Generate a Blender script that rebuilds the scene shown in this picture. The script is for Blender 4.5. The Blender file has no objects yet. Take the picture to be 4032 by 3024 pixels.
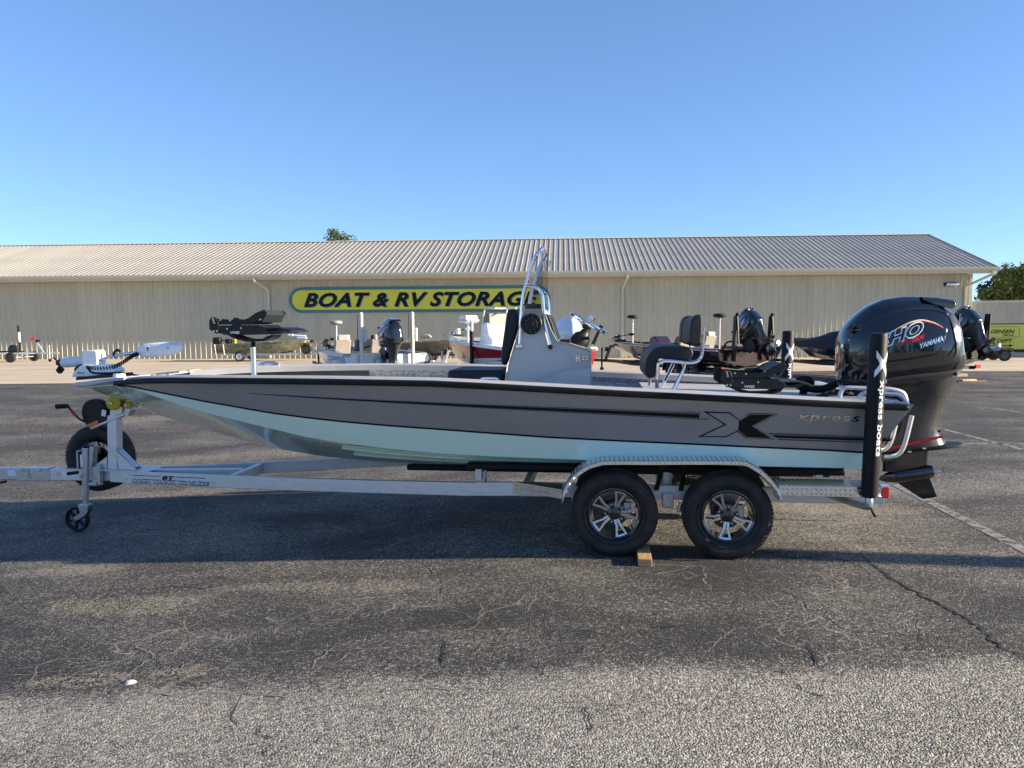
import bpy, bmesh, math, random
from mathutils import Vector, Matrix
random.seed(7)
R=math.radians
scn=bpy.context.scene
COL=scn.collection
# ------------------------------------------------------------------ camera
cam=bpy.data.cameras.new('camera'); cam_ob=bpy.data.objects.new('camera',cam); COL.objects.link(cam_ob)
cam.sensor_width=36; cam.lens=36*3030/4032; cam.clip_start=.05; cam.clip_end=5000
cam_ob.location=(0,0,1.75); cam_ob.rotation_euler=(R(90-4.27),R(.29),0)
scn.camera=cam_ob
# ------------------------------------------------------------------ sky, sun, exposure
SUN_EL=16.5; SUN_AZ=7.6          # degrees above the horizon; degrees from +X towards the viewer's side
wd=bpy.data.worlds.new('World'); scn.world=wd; wd.use_nodes=True
wn=wd.node_tree.nodes; wl=wd.node_tree.links
sky=wn.new('ShaderNodeTexSky'); sky.sky_type='NISHITA'; sky.sun_disc=False
sky.sun_elevation=R(SUN_EL); sky.sun_rotation=R(90+SUN_AZ)
sky.altitude=50; sky.air_density=.7; sky.dust_density=0; sky.ozone_density=3.2
bgn=wn['Background']; bgn.inputs['Strength'].default_value=.0985
tint=wn.new('ShaderNodeMix'); tint.data_type='RGBA'; tint.blend_type='MULTIPLY'; tint.inputs[0].default_value=1; tint.inputs[7].default_value=(.66,.80,1.0,1)   # one tone curve and white balance for the whole sky, as the phone renders it
gam=wn.new('ShaderNodeGamma'); gam.inputs[1].default_value=.72; wl.new(sky.outputs[0],gam.inputs[0]); wl.new(gam.outputs[0],tint.inputs[6]); wl.new(tint.outputs[2],bgn.inputs['Color'])
sd=bpy.data.lights.new('sun','SUN'); sd.energy=3.45; sd.angle=R(.53); sd.color=(1,.85,.635)
so=bpy.data.objects.new('sun',sd); COL.objects.link(so); so.location=(30,-6,12)
ls=Vector((math.cos(R(SUN_AZ))*math.cos(R(SUN_EL)),-math.sin(R(SUN_AZ))*math.cos(R(SUN_EL)),math.sin(R(SUN_EL))))
so.rotation_euler=ls.to_track_quat('Z','Y').to_euler()
vs=scn.view_settings; vs.view_transform='Standard'; vs.look='None'; vs.gamma=1; vs.use_curve_mapping=False
vs.exposure=1.9
scn.render.resolution_x=1024; scn.render.resolution_y=768
# ------------------------------------------------------------------ materials
def newmat(name):
    m=bpy.data.materials.new(name); m.use_nodes=True
    return m,m.node_tree.nodes,m.node_tree.links,m.node_tree.nodes['Principled BSDF']
def setp(b,**k):
    names={'rough':'Roughness','metal':'Metallic','coat':'Coat Weight','coatr':'Coat Roughness','spec':'Specular IOR Level','trans':'Transmission Weight','ior':'IOR','alpha':'Alpha','aniso':'Anisotropic'}
    for a,v in k.items(): b.inputs[names[a]].default_value=v
def rgb(c): return (c[0],c[1],c[2],1)
def pm(name,col,rough=.5,metal=0,coat=0,noise=.12,nscale=6,bump=0,bscale=60,rvar=.08,spec=.5,dirt=None,stretch=None,orand=0):
    """plain procedural material: base colour varied by noise, roughness varied by noise, fine bump"""
    m,n,l,b=newmat(name); setp(b,rough=rough,metal=metal,coat=coat,spec=spec)
    if coat: b.inputs['Coat Roughness'].default_value=.04
    tc=n.new('ShaderNodeTexCoord'); src=tc.outputs['Object']
    if stretch:
        mp=n.new('ShaderNodeMapping'); mp.inputs['Scale'].default_value=stretch; l.new(src,mp.inputs[0]); src=mp.outputs[0]
    nz=n.new('ShaderNodeTexNoise'); nz.inputs['Scale'].default_value=nscale; nz.inputs['Detail'].default_value=6; nz.inputs['Roughness'].default_value=.62
    l.new(src,nz.inputs['Vector'])
    rp=n.new('ShaderNodeValToRGB'); e=rp.color_ramp.elements
    e[0].position=.28; e[1].position=.72
    c2=dirt if dirt else [max(0,x*(1-noise)) for x in col]
    e[0].color=rgb(c2); e[1].color=rgb([min(1,x*(1+noise*.6)) for x in col])
    l.new(nz.outputs['Fac'],rp.inputs[0]); l.new(rp.outputs[0],b.inputs['Base Color'])
    if orand:      # each sheet slightly lighter or darker than its neighbour
        oi=n.new('ShaderNodeObjectInfo'); mr0=n.new('ShaderNodeMapRange'); mr0.inputs['To Min'].default_value=1-orand; mr0.inputs['To Max'].default_value=1+orand; l.new(oi.outputs['Random'],mr0.inputs[0])
        mx0=n.new('ShaderNodeVectorMath'); mx0.operation='SCALE'; l.new(rp.outputs[0],mx0.inputs[0]); l.new(mr0.outputs[0],mx0.inputs['Scale']); l.new(mx0.outputs[0],b.inputs['Base Color'])
    if rvar:
        mr=n.new('ShaderNodeMapRange'); mr.inputs['To Min'].default_value=max(.02,rough-rvar); mr.inputs['To Max'].default_value=min(1,rough+rvar)
        l.new(nz.outputs['Fac'],mr.inputs[0]); l.new(mr.outputs[0],b.inputs['Roughness'])
    if bump:
        n2=n.new('ShaderNodeTexNoise'); n2.inputs['Scale'].default_value=bscale; n2.inputs['Detail'].default_value=4; l.new(src,n2.inputs['Vector'])
        bp=n.new('ShaderNodeBump'); bp.inputs['Strength'].default_value=bump; bp.inputs['Distance'].default_value=.01
        l.new(n2.outputs['Fac'],bp.inputs['Height']); l.new(bp.outputs[0],b.inputs['Normal'])
    return m
M={}
M['hull_grey']=pm('hull_grey',(.31,.30,.285),.22,.2,.8,noise=.03,nscale=3,bump=.10,bscale=2.2)
M['hull_green']=pm('hull_green',(.68,.88,.75),.12,0,.8,noise=.04,nscale=3,rvar=.03,bump=.10,bscale=2.2)
M['gloss_black']=pm('gloss_black',(.006,.007,.010),.12,0,1,noise=.1,rvar=.03)
M['decal_black']=pm('decal_black',(.004,.004,.0055),.45,0,0,spec=.25)
M['black_rubber']=pm('black_rubber',(.006,.006,.007),.55,spec=.28,bump=.12,bscale=200)
M['black_plastic']=pm('black_plastic',(.010,.010,.011),.46,spec=.35,bump=.1,bscale=250)
M['black_alu']=pm('black_alu',(.008,.0085,.010),.42,.0,spec=.4,bump=.06,bscale=300)
M['vinyl']=pm('vinyl',(.018,.020,.024),.52,spec=.35,bump=.25,bscale=420)
M['chrome']=pm('chrome',(.86,.87,.90),.07,1,noise=.03,rvar=.03)
M['alu']=pm('alu',(.70,.71,.73),.46,.75,noise=.14,nscale=9,stretch=(.4,4,4),bump=.04,bscale=60)
M['galv']=pm('galv',(.55,.58,.62),.34,.85,noise=.2,nscale=24)
M['plate']=pm('plate',(.74,.76,.78),.22,1,noise=.08,nscale=14)
M['zinc']=pm('zinc',(.60,.60,.55),.28,.9,noise=.15,nscale=30)
M['deck_grey']=pm('deck_grey',(.40,.405,.41),.5,0,noise=.05,nscale=9,bump=.15,bscale=260)
M['console_grey']=pm('console_grey',(.55,.545,.53),.32,.05,.3,noise=.05,nscale=2.5)
M['white_plastic']=pm('white_plastic',(.80,.83,.87),.34,noise=.04)
M['white_vinyl']=pm('white_vinyl',(.78,.77,.74),.45,noise=.06)
M['decal_white']=pm('decal_white',(.85,.87,.90),.35,noise=.04)
M['motor_grey']=pm('motor_grey',(.048,.050,.050),.26,.2,.4,noise=.06)
M['red']=pm('red',(.62,.012,.016),.3,noise=.08)
M['red_lens']=pm('red_lens',(.65,.01,.012),.12,coat=.8,noise=.1)
M['orange']=pm('orange',(.85,.16,.01),.2,coat=.5,noise=.1)
M['yellow']=pm('yellow',(.62,.52,.01),.22,coat=.4,noise=.2,nscale=30)
M['grille']=pm('grille',(.06,.06,.065),.4,.2)
M['gold']=pm('gold',(.80,.55,.2),.2,1)
M['cream']=pm('cream',(.82,.75,.5),.3)
M['liner']=None
M['wood']=pm('wood',(.46,.29,.13),.75,noise=.35,nscale=5,stretch=(2,.4,8),bump=.3,bscale=40)
M['pale_wood']=pm('pale_wood',(.62,.48,.28),.75,noise=.3,nscale=5,bump=.3,bscale=40)
M['beige_metal']=pm('beige_metal',(.56,.525,.395),.42,.0,noise=.05,nscale=1.2,dirt=(.48,.445,.325),orand=.05,bump=.25,bscale=1.3)
M['roof_metal']=pm('roof_metal',(.36,.34,.295),.5,.0,noise=.06,nscale=.8,dirt=(.31,.29,.25),orand=.06,bump=.2,bscale=1.2)
M['trim_metal']=pm('trim_metal',(.60,.555,.43),.42,noise=.07,nscale=2)
M['sign_yellow']=pm('sign_yellow',(.70,.66,.055),.4,noise=.07,nscale=2)
M['sign_teal']=pm('sign_teal',(.05,.20,.20),.4,noise=.08)
M['sign_lime']=pm('sign_lime',(.62,.62,.10),.45,noise=.1,nscale=1.5)
M['camo']=pm('camo',(.22,.215,.13),.5,noise=.5,nscale=4,dirt=(.075,.075,.045))
M['olive']=pm('olive',(.105,.10,.062),.5,noise=.35,nscale=2.4,dirt=(.04,.042,.028))
M['boat_white']=pm('boat_white',(.72,.73,.75),.18,0,.6,noise=.03)
M['boat_blue']=pm('boat_blue',(.16,.20,.29),.3,0,.4,noise=.05)
M['boat_red']=pm('boat_red',(.30,.010,.022),.16,0,.8,noise=.05)
M['maroon']=pm('maroon',(.040,.018,.026),.15,.3,.9,noise=.2)
M['taupe']=pm('taupe',(.38,.34,.29),.55,noise=.1,bump=.2,bscale=90)
M['carpet']=pm('carpet',(.09,.09,.10),.95,noise=.2,bump=.4,bscale=200)
M['cover']=pm('cover',(.010,.011,.012),.72,noise=.3,nscale=3,bump=.7,bscale=5)
M['pipe_white']=pm('pipe_white',(.72,.70,.64),.4,noise=.06)
M['bark']=pm('bark',(.10,.075,.05),.9,noise=.4,nscale=4,bump=.5,bscale=10)
M['disc']=pm('disc',(.12,.12,.125),.35,.9)
M['silver_wheel']=pm('silver_wheel',(.66,.67,.69),.26,1,noise=.06,nscale=20)
M['steel_post']=pm('steel_post',(.72,.76,.82),.25,.9,noise=.05)
def m_liner():
    m,n,l,b=newmat('liner_spatter'); setp(b,rough=.6)
    tc=n.new('ShaderNodeTexCoord'); nz=n.new('ShaderNodeTexNoise'); nz.inputs['Scale'].default_value=34; nz.inputs['Detail'].default_value=5
    l.new(tc.outputs['Object'],nz.inputs['Vector']); rp=n.new('ShaderNodeValToRGB'); e=rp.color_ramp.elements
    e[0].position=.38; e[0].color=rgb((.30,.31,.34)); e[1].position=.62; e[1].color=rgb((.58,.58,.60))
    l.new(nz.outputs['Fac'],rp.inputs[0]); l.new(rp.outputs[0],b.inputs['Base Color'])
    bp=n.new('ShaderNodeBump'); bp.inputs['Strength'].default_value=.5; bp.inputs['Distance'].default_value=.006; l.new(nz.outputs['Fac'],bp.inputs['Height']); l.new(bp.outputs[0],b.inputs['Normal'])
    return m
M['liner']=m_liner()
def m_tyre():
    m,n,l,b=newmat('tyre_rubber'); setp(b,rough=.62,spec=.35)
    tc=n.new('ShaderNodeTexCoord'); nz=n.new('ShaderNodeTexNoise'); nz.inputs['Scale'].default_value=9; nz.inputs['Detail'].default_value=7
    l.new(tc.outputs['Object'],nz.inputs['Vector']); rp=n.new('ShaderNodeValToRGB'); e=rp.color_ramp.elements
    e[0].position=.35; e[0].color=rgb((.016,.015,.014)); e[1].position=.75; e[1].color=rgb((.046,.042,.037))
    l.new(nz.outputs['Fac'],rp.inputs[0]); l.new(rp.outputs[0],b.inputs['Base Color'])
    return m
M['tyre']=m_tyre()
def m_glass(name,tint,alpha):
    m,n,l,b=newmat(name); out=n['Material Output']
    g=n.new('ShaderNodeBsdfGlass'); g.inputs['IOR'].default_value=1.02; g.inputs['Roughness'].default_value=0; g.inputs['Color'].default_value=rgb(tint)
    gl=n.new('ShaderNodeBsdfGlossy'); gl.inputs['Roughness'].default_value=.03
    tr=n.new('ShaderNodeBsdfTransparent'); tr.inputs['Color'].default_value=rgb(tint)
    lw=n.new('ShaderNodeLayerWeight'); lw.inputs['Blend'].default_value=.25; fr=n.new('ShaderNodeMath'); fr.operation='MULTIPLY'; fr.inputs[1].default_value=.45; l.new(lw.outputs['Facing'],fr.inputs[0])
    mx=n.new('ShaderNodeMixShader'); l.new(fr.outputs[0],mx.inputs[0]); l.new(tr.outputs[0],mx.inputs[1]); l.new(gl.outputs[0],mx.inputs[2])
    l.new(mx.outputs[0],out.inputs['Surface']); return m
M['glass']=m_glass('windshield_glass',(.70,.72,.735),.2)
def m_leaf(name,c1,c2):
    m,n,l,b=newmat(name); setp(b,rough=.65,spec=.25)
    tc=n.new('ShaderNodeTexCoord'); nz=n.new('ShaderNodeTexNoise'); nz.inputs['Scale'].default_value=.7; nz.inputs['Detail'].default_value=4
    l.new(tc.outputs['Object'],nz.inputs['Vector']); rp=n.new('ShaderNodeValToRGB'); e=rp.color_ramp.elements
    e[0].position=.3; e[0].color=rgb(c1); e[1].position=.7; e[1].color=rgb(c2)
    l.new(nz.outputs['Fac'],rp.inputs[0]); l.new(rp.outputs[0],b.inputs['Base Color'])
    tl=n.new('ShaderNodeBsdfTranslucent'); l.new(rp.outputs[0],tl.inputs['Color'])
    mx=n.new('ShaderNodeMixShader'); mx.inputs[0].default_value=.3; out=n['Material Output']
    l.new(b.outputs[0],mx.inputs[1]); l.new(tl.outputs[0],mx.inputs[2]); l.new(mx.outputs[0],out.inputs['Surface'])
    return m
M['leaf_dark']=m_leaf('leaf_dark',(.030,.052,.016),(.070,.105,.030))
M['leaf_light']=m_leaf('leaf_light',(.065,.095,.022),(.15,.18,.042))
# ------------------------------------------------------------------ mesh building
class MB:
    def __init__(s): s.v=[]; s.f=[]; s.m=[]
    def add(s,vs,fs,mi=0):
        o=len(s.v); s.v+= [tuple(p) for p in vs]; s.f+=[tuple(i+o for i in f) for f in fs]; s.m+=[mi]*len(fs); return s
    def box(s,c,d,mi=0,rot=None):
        hx,hy,hz=d[0]/2,d[1]/2,d[2]/2
        ps=[Vector((x,y,z)) for x in(-hx,hx) for y in(-hy,hy) for z in(-hz,hz)]
        if rot is not None: ps=[rot@p for p in ps]
        c=Vector(c); return s.add([c+p for p in ps],[(0,1,3,2),(4,6,7,5),(0,4,5,1),(2,3,7,6),(0,2,6,4),(1,5,7,3)],mi)
    def bar(s,p,q,w,h,up=(0,0,1),mi=0):
        """box from p to q, w across, h along up"""
        p=Vector(p);q=Vector(q);d=(q-p).normalized();u=Vector(up);u=(u-d*u.dot(d)).normalized();sd=d.cross(u)
        vs=[]
        for e in(p,q):
            for a,b in((-1,-1),(1,-1),(1,1),(-1,1)): vs.append(e+sd*(a*w/2)+u*(b*h/2))
        return s.add(vs,[(3,2,1,0),(4,5,6,7),(0,1,5,4),(1,2,6,5),(2,3,7,6),(3,0,4,7)],mi)
    def loft(s,rings,closed=True,caps=True,mi=0,loop=False):
        n=len(rings[0]); o=len(s.v); fs=[]
        for r in rings: s.v+=[tuple(p) for p in r]
        N=len(rings); last=N if loop else N-1
        for i in range(last):
            a=o+i*n; b=o+((i+1)%N)*n
            for j in range(n if closed else n-1):
                k=(j+1)%n; fs.append((a+j,a+k,b+k,b+j))
        if caps and closed and not loop:
            fs.append(tuple(o+j for j in range(n))[::-1]); fs.append(tuple(o+(N-1)*n+j for j in range(n)))
        s.f+=fs; s.m+=[mi]*len(fs); return s
    def tube(s,pts,r,seg=10,mi=0,closed=False,caps=True):
        pts=[Vector(p) for p in pts]; N=len(pts); rr=r if isinstance(r,(list,tuple)) else [r]*N
        d0=(pts[1]-pts[0]).normalized(); u=Vector((0,0,1)) if abs(d0.z)<.9 else Vector((0,1,0)); u=(u-d0*u.dot(d0)).normalized()
        rings=[]
        for i in range(N):
            if closed: d=(pts[(i+1)%N]-pts[i-1]).normalized()
            elif i==0: d=d0
            elif i==N-1: d=(pts[-1]-pts[-2]).normalized()
            else: d=((pts[i+1]-pts[i]).normalized()+(pts[i]-pts[i-1]).normalized()).normalized()
            u=(u-d*u.dot(d)).normalized(); w=d.cross(u)
            rings.append([pts[i]+(u*math.cos(t)+w*math.sin(t))*rr[i] for t in [2*math.pi*k/seg for k in range(seg)]])
        return s.loft(rings,True,caps,mi,closed)
    def lathe(s,prof,org=(0,0,0),axis=(0,1,0),seg=24,mi=0,caps=False,loop=False):
        """prof: (radius, along-axis)"""
        a=Vector(axis).normalized(); u=Vector((0,0,1)) if abs(a.z)<.9 else Vector((1,0,0)); u=(u-a*u.dot(a)).normalized(); w=a.cross(u); org=Vector(org)
        rings=[[org+a*h+(u*math.cos(t)+w*math.sin(t))*max(r,1e-4) for t in [2*math.pi*k/seg for k in range(seg)]] for r,h in prof]
        return s.loft(rings,True,caps,mi,loop)
    def prism(s,poly,y0,y1,mi=0,axis='y'):
        """extrude an (x,z) outline along y"""
        n=len(poly)
        if axis=='y': A=[(x,y0,z) for x,z in poly];B=[(x,y1,z) for x,z in poly]
        elif axis=='z': A=[(x,z,y0) for x,z in poly];B=[(x,z,y1) for x,z in poly]
        else: A=[(y0,x,z) for x,z in poly];B=[(y1,x,z) for x,z in poly]
        fs=[tuple(range(n)),tuple(range(2*n-1,n-1,-1))]+[(i,i+n,(i+1)%n+n,(i+1)%n) for i in range(n)]
        return s.add(A+B,fs,mi)
    def sphere(s,c,r,seg=12,rings=8,mi=0,sc=(1,1,1)):
        c=Vector(c); rg=[]
        for i in range(rings+1):
            t=math.pi*i/rings; rr=max(math.sin(t),1e-3)
            rg.append([c+Vector((math.cos(a)*rr*r*sc[0],math.sin(a)*rr*r*sc[1],-math.cos(t)*r*sc[2])) for a in [2*math.pi*k/seg for k in range(seg)]])
        return s.loft(rg,True,True,mi)
    def xf(s,M4):
        s.v=[tuple(M4@Vector(p)) for p in s.v]; return s
    def build(s,name,mats,parent=None,ang=35,bevel=0,seg=2,recalc=True):
        me=bpy.data.meshes.new(name); me.from_pydata(s.v,[],s.f)
        if not isinstance(mats,(list,tuple)): mats=[mats]
        for m in mats: me.materials.append(M[m] if isinstance(m,str) else m)
        if len(mats)>1: me.polygons.foreach_set('material_index',s.m)
        if recalc:
            bm=bmesh.new(); bm.from_mesh(me); bmesh.ops.recalc_face_normals(bm,faces=bm.faces); bm.to_mesh(me); bm.free()
        me.polygons.foreach_set('use_smooth',[True]*len(me.polygons)); me.set_sharp_from_angle(angle=R(ang)); me.update()
        o=bpy.data.objects.new(name,me); COL.objects.link(o)
        if parent: o.parent=parent
        if bevel:
            b=o.modifiers.new('bevel','BEVEL'); b.width=bevel; b.segments=seg; b.limit_method='ANGLE'; b.angle_limit=R(40); b.harden_normals=True
        return o
def thing(name,label,cat,loc=(0,0,0),rz=0,group=None):
    o=bpy.data.objects.new(name,None); COL.objects.link(o); o.location=loc; o.rotation_euler=(0,0,rz); o.empty_display_size=.2
    o['label']=label; o['category']=cat
    if group: o['group']=group
    return o
def tag(o,label,cat,group=None):
    o['label']=label; o['category']=cat
    if group: o['group']=group
    return o
def structure(o): o['kind']='structure'; return o
def stuff(o): o['kind']='stuff'; return o
def text2d(t,size=1,shear=0,bold=0,sx=1,space=1):
    cu=bpy.data.curves.new('txt','FONT'); cu.body=t; cu.size=1; cu.shear=shear; cu.offset=bold; cu.space_character=space; cu.resolution_u=3
    ob=bpy.data.objects.new('txt',cu); COL.objects.link(ob)
    dg=bpy.context.evaluated_depsgraph_get(); me=bpy.data.meshes.new_from_object(ob.evaluated_get(dg))
    vs=[(v.co.x*sx*size,v.co.y*size) for v in me.vertices]; fs=[tuple(p.vertices) for p in me.polygons]
    bpy.data.objects.remove(ob); bpy.data.curves.remove(cu); bpy.data.meshes.remove(me)
    return vs,fs
def text_fit(t,w,h,shear=0,bold=0,space=1):
    """flat lettering scaled to fill w x h, origin lower left"""
    vs,fs=text2d(t,1,shear,bold,1,space)
    x0=min(p[0] for p in vs);x1=max(p[0] for p in vs);y0=min(p[1] for p in vs);y1=max(p[1] for p in vs)
    return [((x-x0)/(x1-x0)*w,(y-y0)/(y1-y0)*h) for x,y in vs],fs
def lettering(name,t,w,h,fn,mat,parent,shear=0,bold=0,depth=.002,space=1):
    """raised lettering; fn(a,b,d) places a point at a,b on the face, d off it"""
    vs,fs=text_fit(t,w,h,shear,bold,space); mb=MB(); n=len(vs)
    mb.add([fn(a,b,depth) for a,b in vs],fs)
    # sides
    ed={}
    for f in fs:
        for i in range(len(f)):
            e=(f[i],f[(i+1)%len(f)]); ed[e]=1
    mb.add([fn(a,b,depth) for a,b in vs]+[fn(a,b,0) for a,b in vs],[(a,b,b+n,a+n) for a,b in ed if (b,a) not in ed])
    return mb.build(name,mat,parent,ang=20,recalc=False)
def copy_tree(o,parent=None):
    c=o.copy(); COL.objects.link(c); c.parent=parent
    for ch in list(o.children): copy_tree(ch,c)
    return c
def interp(x,xs,ys):
    if x<=xs[0]: return ys[0]
    for i in range(1,len(xs)):
        if x<=xs[i]:
            t=(x-xs[i-1])/(xs[i]-xs[i-1]); return ys[i-1]+(ys[i]-ys[i-1])*t
    return ys[-1]
def smooth_path(pts,n=4):
    """Catmull-Rom through 3-D points"""
    P=[Vector(p) for p in pts]; out=[]
    for i in range(len(P)-1):
        a=P[max(i-1,0)];b=P[i];c=P[i+1];d=P[min(i+2,len(P)-1)]
        for k in range(n):
            t=k/n; out.append(.5*((2*b)+(c-a)*t+(2*a-5*b+4*c-d)*t*t+(3*b-a-3*c+d)*t*t*t))
    out.append(P[-1]); return out
def lozenges(name,fn,u0,u1,v0,v1,parent,pitch=.036,L=.026,W=.008,h=.0022,mat='plate'):
    """raised tread-plate lozenges on the surface fn(u,v)->(point,normal,du,dv)"""
    mb=MB(); i=0; u=u0+pitch/2
    while u<u1:
        j=0; v=v0+pitch/2
        while v<v1:
            p,nn,du,dv=fn(u,v); s=1 if (i+j)%2 else -1
            a=(du+dv*s).normalized(); b=a.cross(nn).normalized()
            vs=[p+a*L/2,p+b*W/2,p-a*L/2,p-b*W/2,p+a*L/5+nn*h,p-a*L/5+nn*h]
            mb.add(vs,[(0,1,4),(1,2,5,4),(2,3,5),(3,0,4,5)])
            v+=pitch; j+=1
        u+=pitch; i+=1
    o=mb.build(name,mat,parent,ang=10,recalc=False); return stuff(o)
# ------------------------------------------------------------------ measured outlines (metres, boat frame: x aft, z up)
CRACKS=[('crack',0.022,[(2.647,5.787),(2.632,5.504),(2.617,5.140),(2.649,4.842),(2.692,4.576),(2.704,4.414),(2.649,4.157),(2.668,3.990),(2.691,3.806)]),('crack',0.014,[(-0.408,4.230),(-0.372,4.108),(-0.375,3.956)]),('crack',0.012,[(1.605,4.118),(1.597,3.939),(1.560,3.789)]),('crack',0.01,[(1.365,3.652),(1.400,3.547),(1.481,3.508)]),('crack_dust',0.0083,[(-2.094,3.966),(-2.079,4.045),(-2.058,4.145),(-2.046,4.250),(-2.177,4.380),(-2.263,4.478)]),('crack_dust',0.0083,[(-1.847,3.957),(-1.831,4.075),(-1.797,4.183)]),('crack_dust',0.0083,[(-1.091,3.948),(-1.066,4.116),(-1.034,4.220),(-0.918,4.316)]),('crack_dust',0.0075,[(-1.007,3.963),(-0.946,4.081),(-0.895,4.172)]),('crack_dust',0.006,[(-1.642,4.238),(-1.028,4.195),(-0.431,4.202)]),('crack_dust',0.0105,[(-2.550,3.699),(-2.167,3.689),(-1.801,3.769),(-1.427,3.731),(-1.120,3.678),(-0.660,3.701),(-0.029,3.640),(0.408,3.662)]),('crack_dust',0.0075,[(-2.711,4.222),(-2.566,4.292),(-2.370,4.254)]),('crack_dust',0.0075,[(-2.808,4.087),(-2.576,4.117),(-2.318,4.183)]),('crack_dust',0.0067,[(-2.162,4.361),(-1.908,4.321),(-1.761,4.246)]),('crack',0.01,[(-0.024,4.054),(0.003,3.958),(0.090,3.925)]),('crack',0.014,[(1.905,5.901),(2.097,5.667),(2.389,5.726),(2.531,5.446)]),('crack',0.009,[(1.207,3.913),(1.329,3.763),(1.454,3.791)]),('crack',0.011,[(-3.060,5.535),(-2.768,5.471),(-2.446,5.496),(-2.225,5.405),(-2.074,5.490)]),('crack_dust',0.0075,[(-0.523,3.812),(-0.413,3.754),(-0.317,3.670)]),('crack',0.012,[(0.779,4.439),(0.854,4.361),(1.006,4.378)]),('crack_dust',0.0067,[(1.212,4.726),(1.398,4.705)]),('crack',0.009,[(0.324,3.434),(0.348,3.319),(0.314,3.211)]),('crack',0.008,[(-1.190,3.402),(-1.078,3.267),(-1.049,3.142)])]
HULLROWS=[(-5.0,0.249,1.233,None,0.242,None,1.129),(-4.8,0.38,1.251,None,0.361,None,1.064),(-4.6,0.49,1.27,None,0.48,None,0.999),(-4.4,0.6,1.288,1.242,0.589,1.237,0.918),(-4.2,0.69,1.306,1.236,0.664,1.217,0.858),(-4.0,0.78,1.32,1.215,0.74,1.174,0.803),(-3.7,0.882,1.331,1.176,0.812,1.097,0.719),(-3.4,0.972,1.336,1.135,0.876,1.03,0.644),(-3.1,1.038,1.34,1.097,0.924,0.973,0.574),(-2.8,1.088,1.342,1.055,0.954,0.913,0.522),(-2.5,1.13,1.343,1.024,0.975,0.852,0.483),(-2.2,1.154,1.342,0.997,0.996,0.811,0.455),(-1.8,1.176,1.338,0.969,1.016,0.771,0.434),(-1.4,1.188,1.333,0.946,1.028,0.74,0.414),(-1.0,1.2,1.316,0.922,1.04,0.725,0.397),(-0.5,1.2,1.291,0.891,1.05,0.714,0.376),(0.0,1.2,1.265,0.872,1.06,0.704,0.355),(0.5,1.2,1.243,0.855,1.06,0.692,0.342),(1.0,1.2,1.219,0.836,1.06,0.68,0.337),(1.5,1.2,1.195,0.819,1.06,0.676,0.331),(2.0,1.2,1.175,0.802,1.06,0.673,0.326)]
STRIPE_A=[(-2.991,1.213)]
G_TOPLINE=[(-2.967,1.218),(-2.028,1.184),(-1.015,1.15),(-0.038,1.119),(0.626,1.098)]
G_XOUT=[(0.657,1.11),(0.853,1.104),(0.924,1.044),(0.998,1.099),(1.205,1.095),(1.035,0.997),(1.193,0.895),(0.982,0.905),(0.914,0.952),(0.832,0.908),(0.625,0.91),(0.816,1.008)]
G_XIN=[(0.693,1.098),(0.849,1.094),(0.922,1.039),(0.92,0.963),(0.914,0.963),(0.829,0.917),(0.66,0.917),(0.834,1.008)]
G_XBLK=[(0.924,1.038),(1.002,1.088),(1.169,1.088),(1.019,0.999),(1.164,0.905),(0.99,0.913),(0.919,0.965)]
G_STRIPE1=[(0.438,1.1),(0.633,1.098),(0.693,1.067),(0.438,1.068)]
G_STRIPE1A=[(0.438,1.115),(0.638,1.111),(0.638,1.105),(0.438,1.109)]
G_STRIPE1B=[(0.438,1.063),(0.708,1.06),(0.708,1.055),(0.438,1.058)]
G_STRIPE2=[(1.165,0.931),(2.029,0.91),(2.013,0.889),(1.203,0.909)]
G_STRIPE2A=[(1.143,0.946),(2.032,0.919),(2.031,0.914),(1.148,0.939)]
G_STRIPE2B=[(1.211,0.9),(2.014,0.88),(2.011,0.875),(1.22,0.893)]
XPRESS=[(1.337,1.044),(1.779,1.035),(1.336,1.087)]
COWL_F=[(1.98,1.276),(1.967,1.319),(1.964,1.434),(1.966,1.585),(1.992,1.694),(2.037,1.766),(2.115,1.849),(2.2,1.914),(2.313,1.967),(2.427,1.987),(2.54,1.996)]
COWL_R=[(2.988,1.374),(2.988,1.434),(2.975,1.493),(2.965,1.612),(2.95,1.731),(2.926,1.778),(2.884,1.856),(2.826,1.886),(2.855,1.938),(2.835,1.959),(2.767,1.969),(2.653,1.992),(2.54,1.996)]
COWL_SEAM=[(1.901,1.295),(2.123,1.31),(2.289,1.318),(2.509,1.328),(2.726,1.36),(2.863,1.392)]
COWL_PANEL=[(2.272,1.654),(2.379,1.723),(2.487,1.773),(2.595,1.795),(2.67,1.789),(2.753,1.732),(2.752,1.681),(2.711,1.562),(2.671,1.47),(2.498,1.436),(2.279,1.419),(2.091,1.448),(2.088,1.563),(2.164,1.609)]
COWL_STRIPE=[(2.266,1.663),(2.326,1.7),(2.406,1.745),(2.487,1.779),(2.568,1.793),(2.649,1.775),(2.704,1.747),(2.735,1.724)]
SHO=[(2.269,1.563),(2.566,1.676),(2.564,1.747),(2.267,1.631)]
VMAX=[(2.373,1.58),(2.567,1.653)]
YAM=[(2.532,1.553),(2.709,1.621),(2.512,1.593)]
PAN_F=[(1.986,1.276),(2.004,1.234),(2.219,1.228)]
MID_R=[(2.982,1.377),(2.958,1.282),(2.926,1.222),(2.895,1.126),(2.843,1.005),(2.823,0.92),(2.819,0.854),(2.832,0.824),(2.862,0.788),(2.898,0.727)]
MID_F=[(2.221,1.28),(2.366,1.232),(2.46,1.184),(2.464,1.063),(2.467,0.942),(2.427,0.759),(2.384,0.624)]
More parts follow.
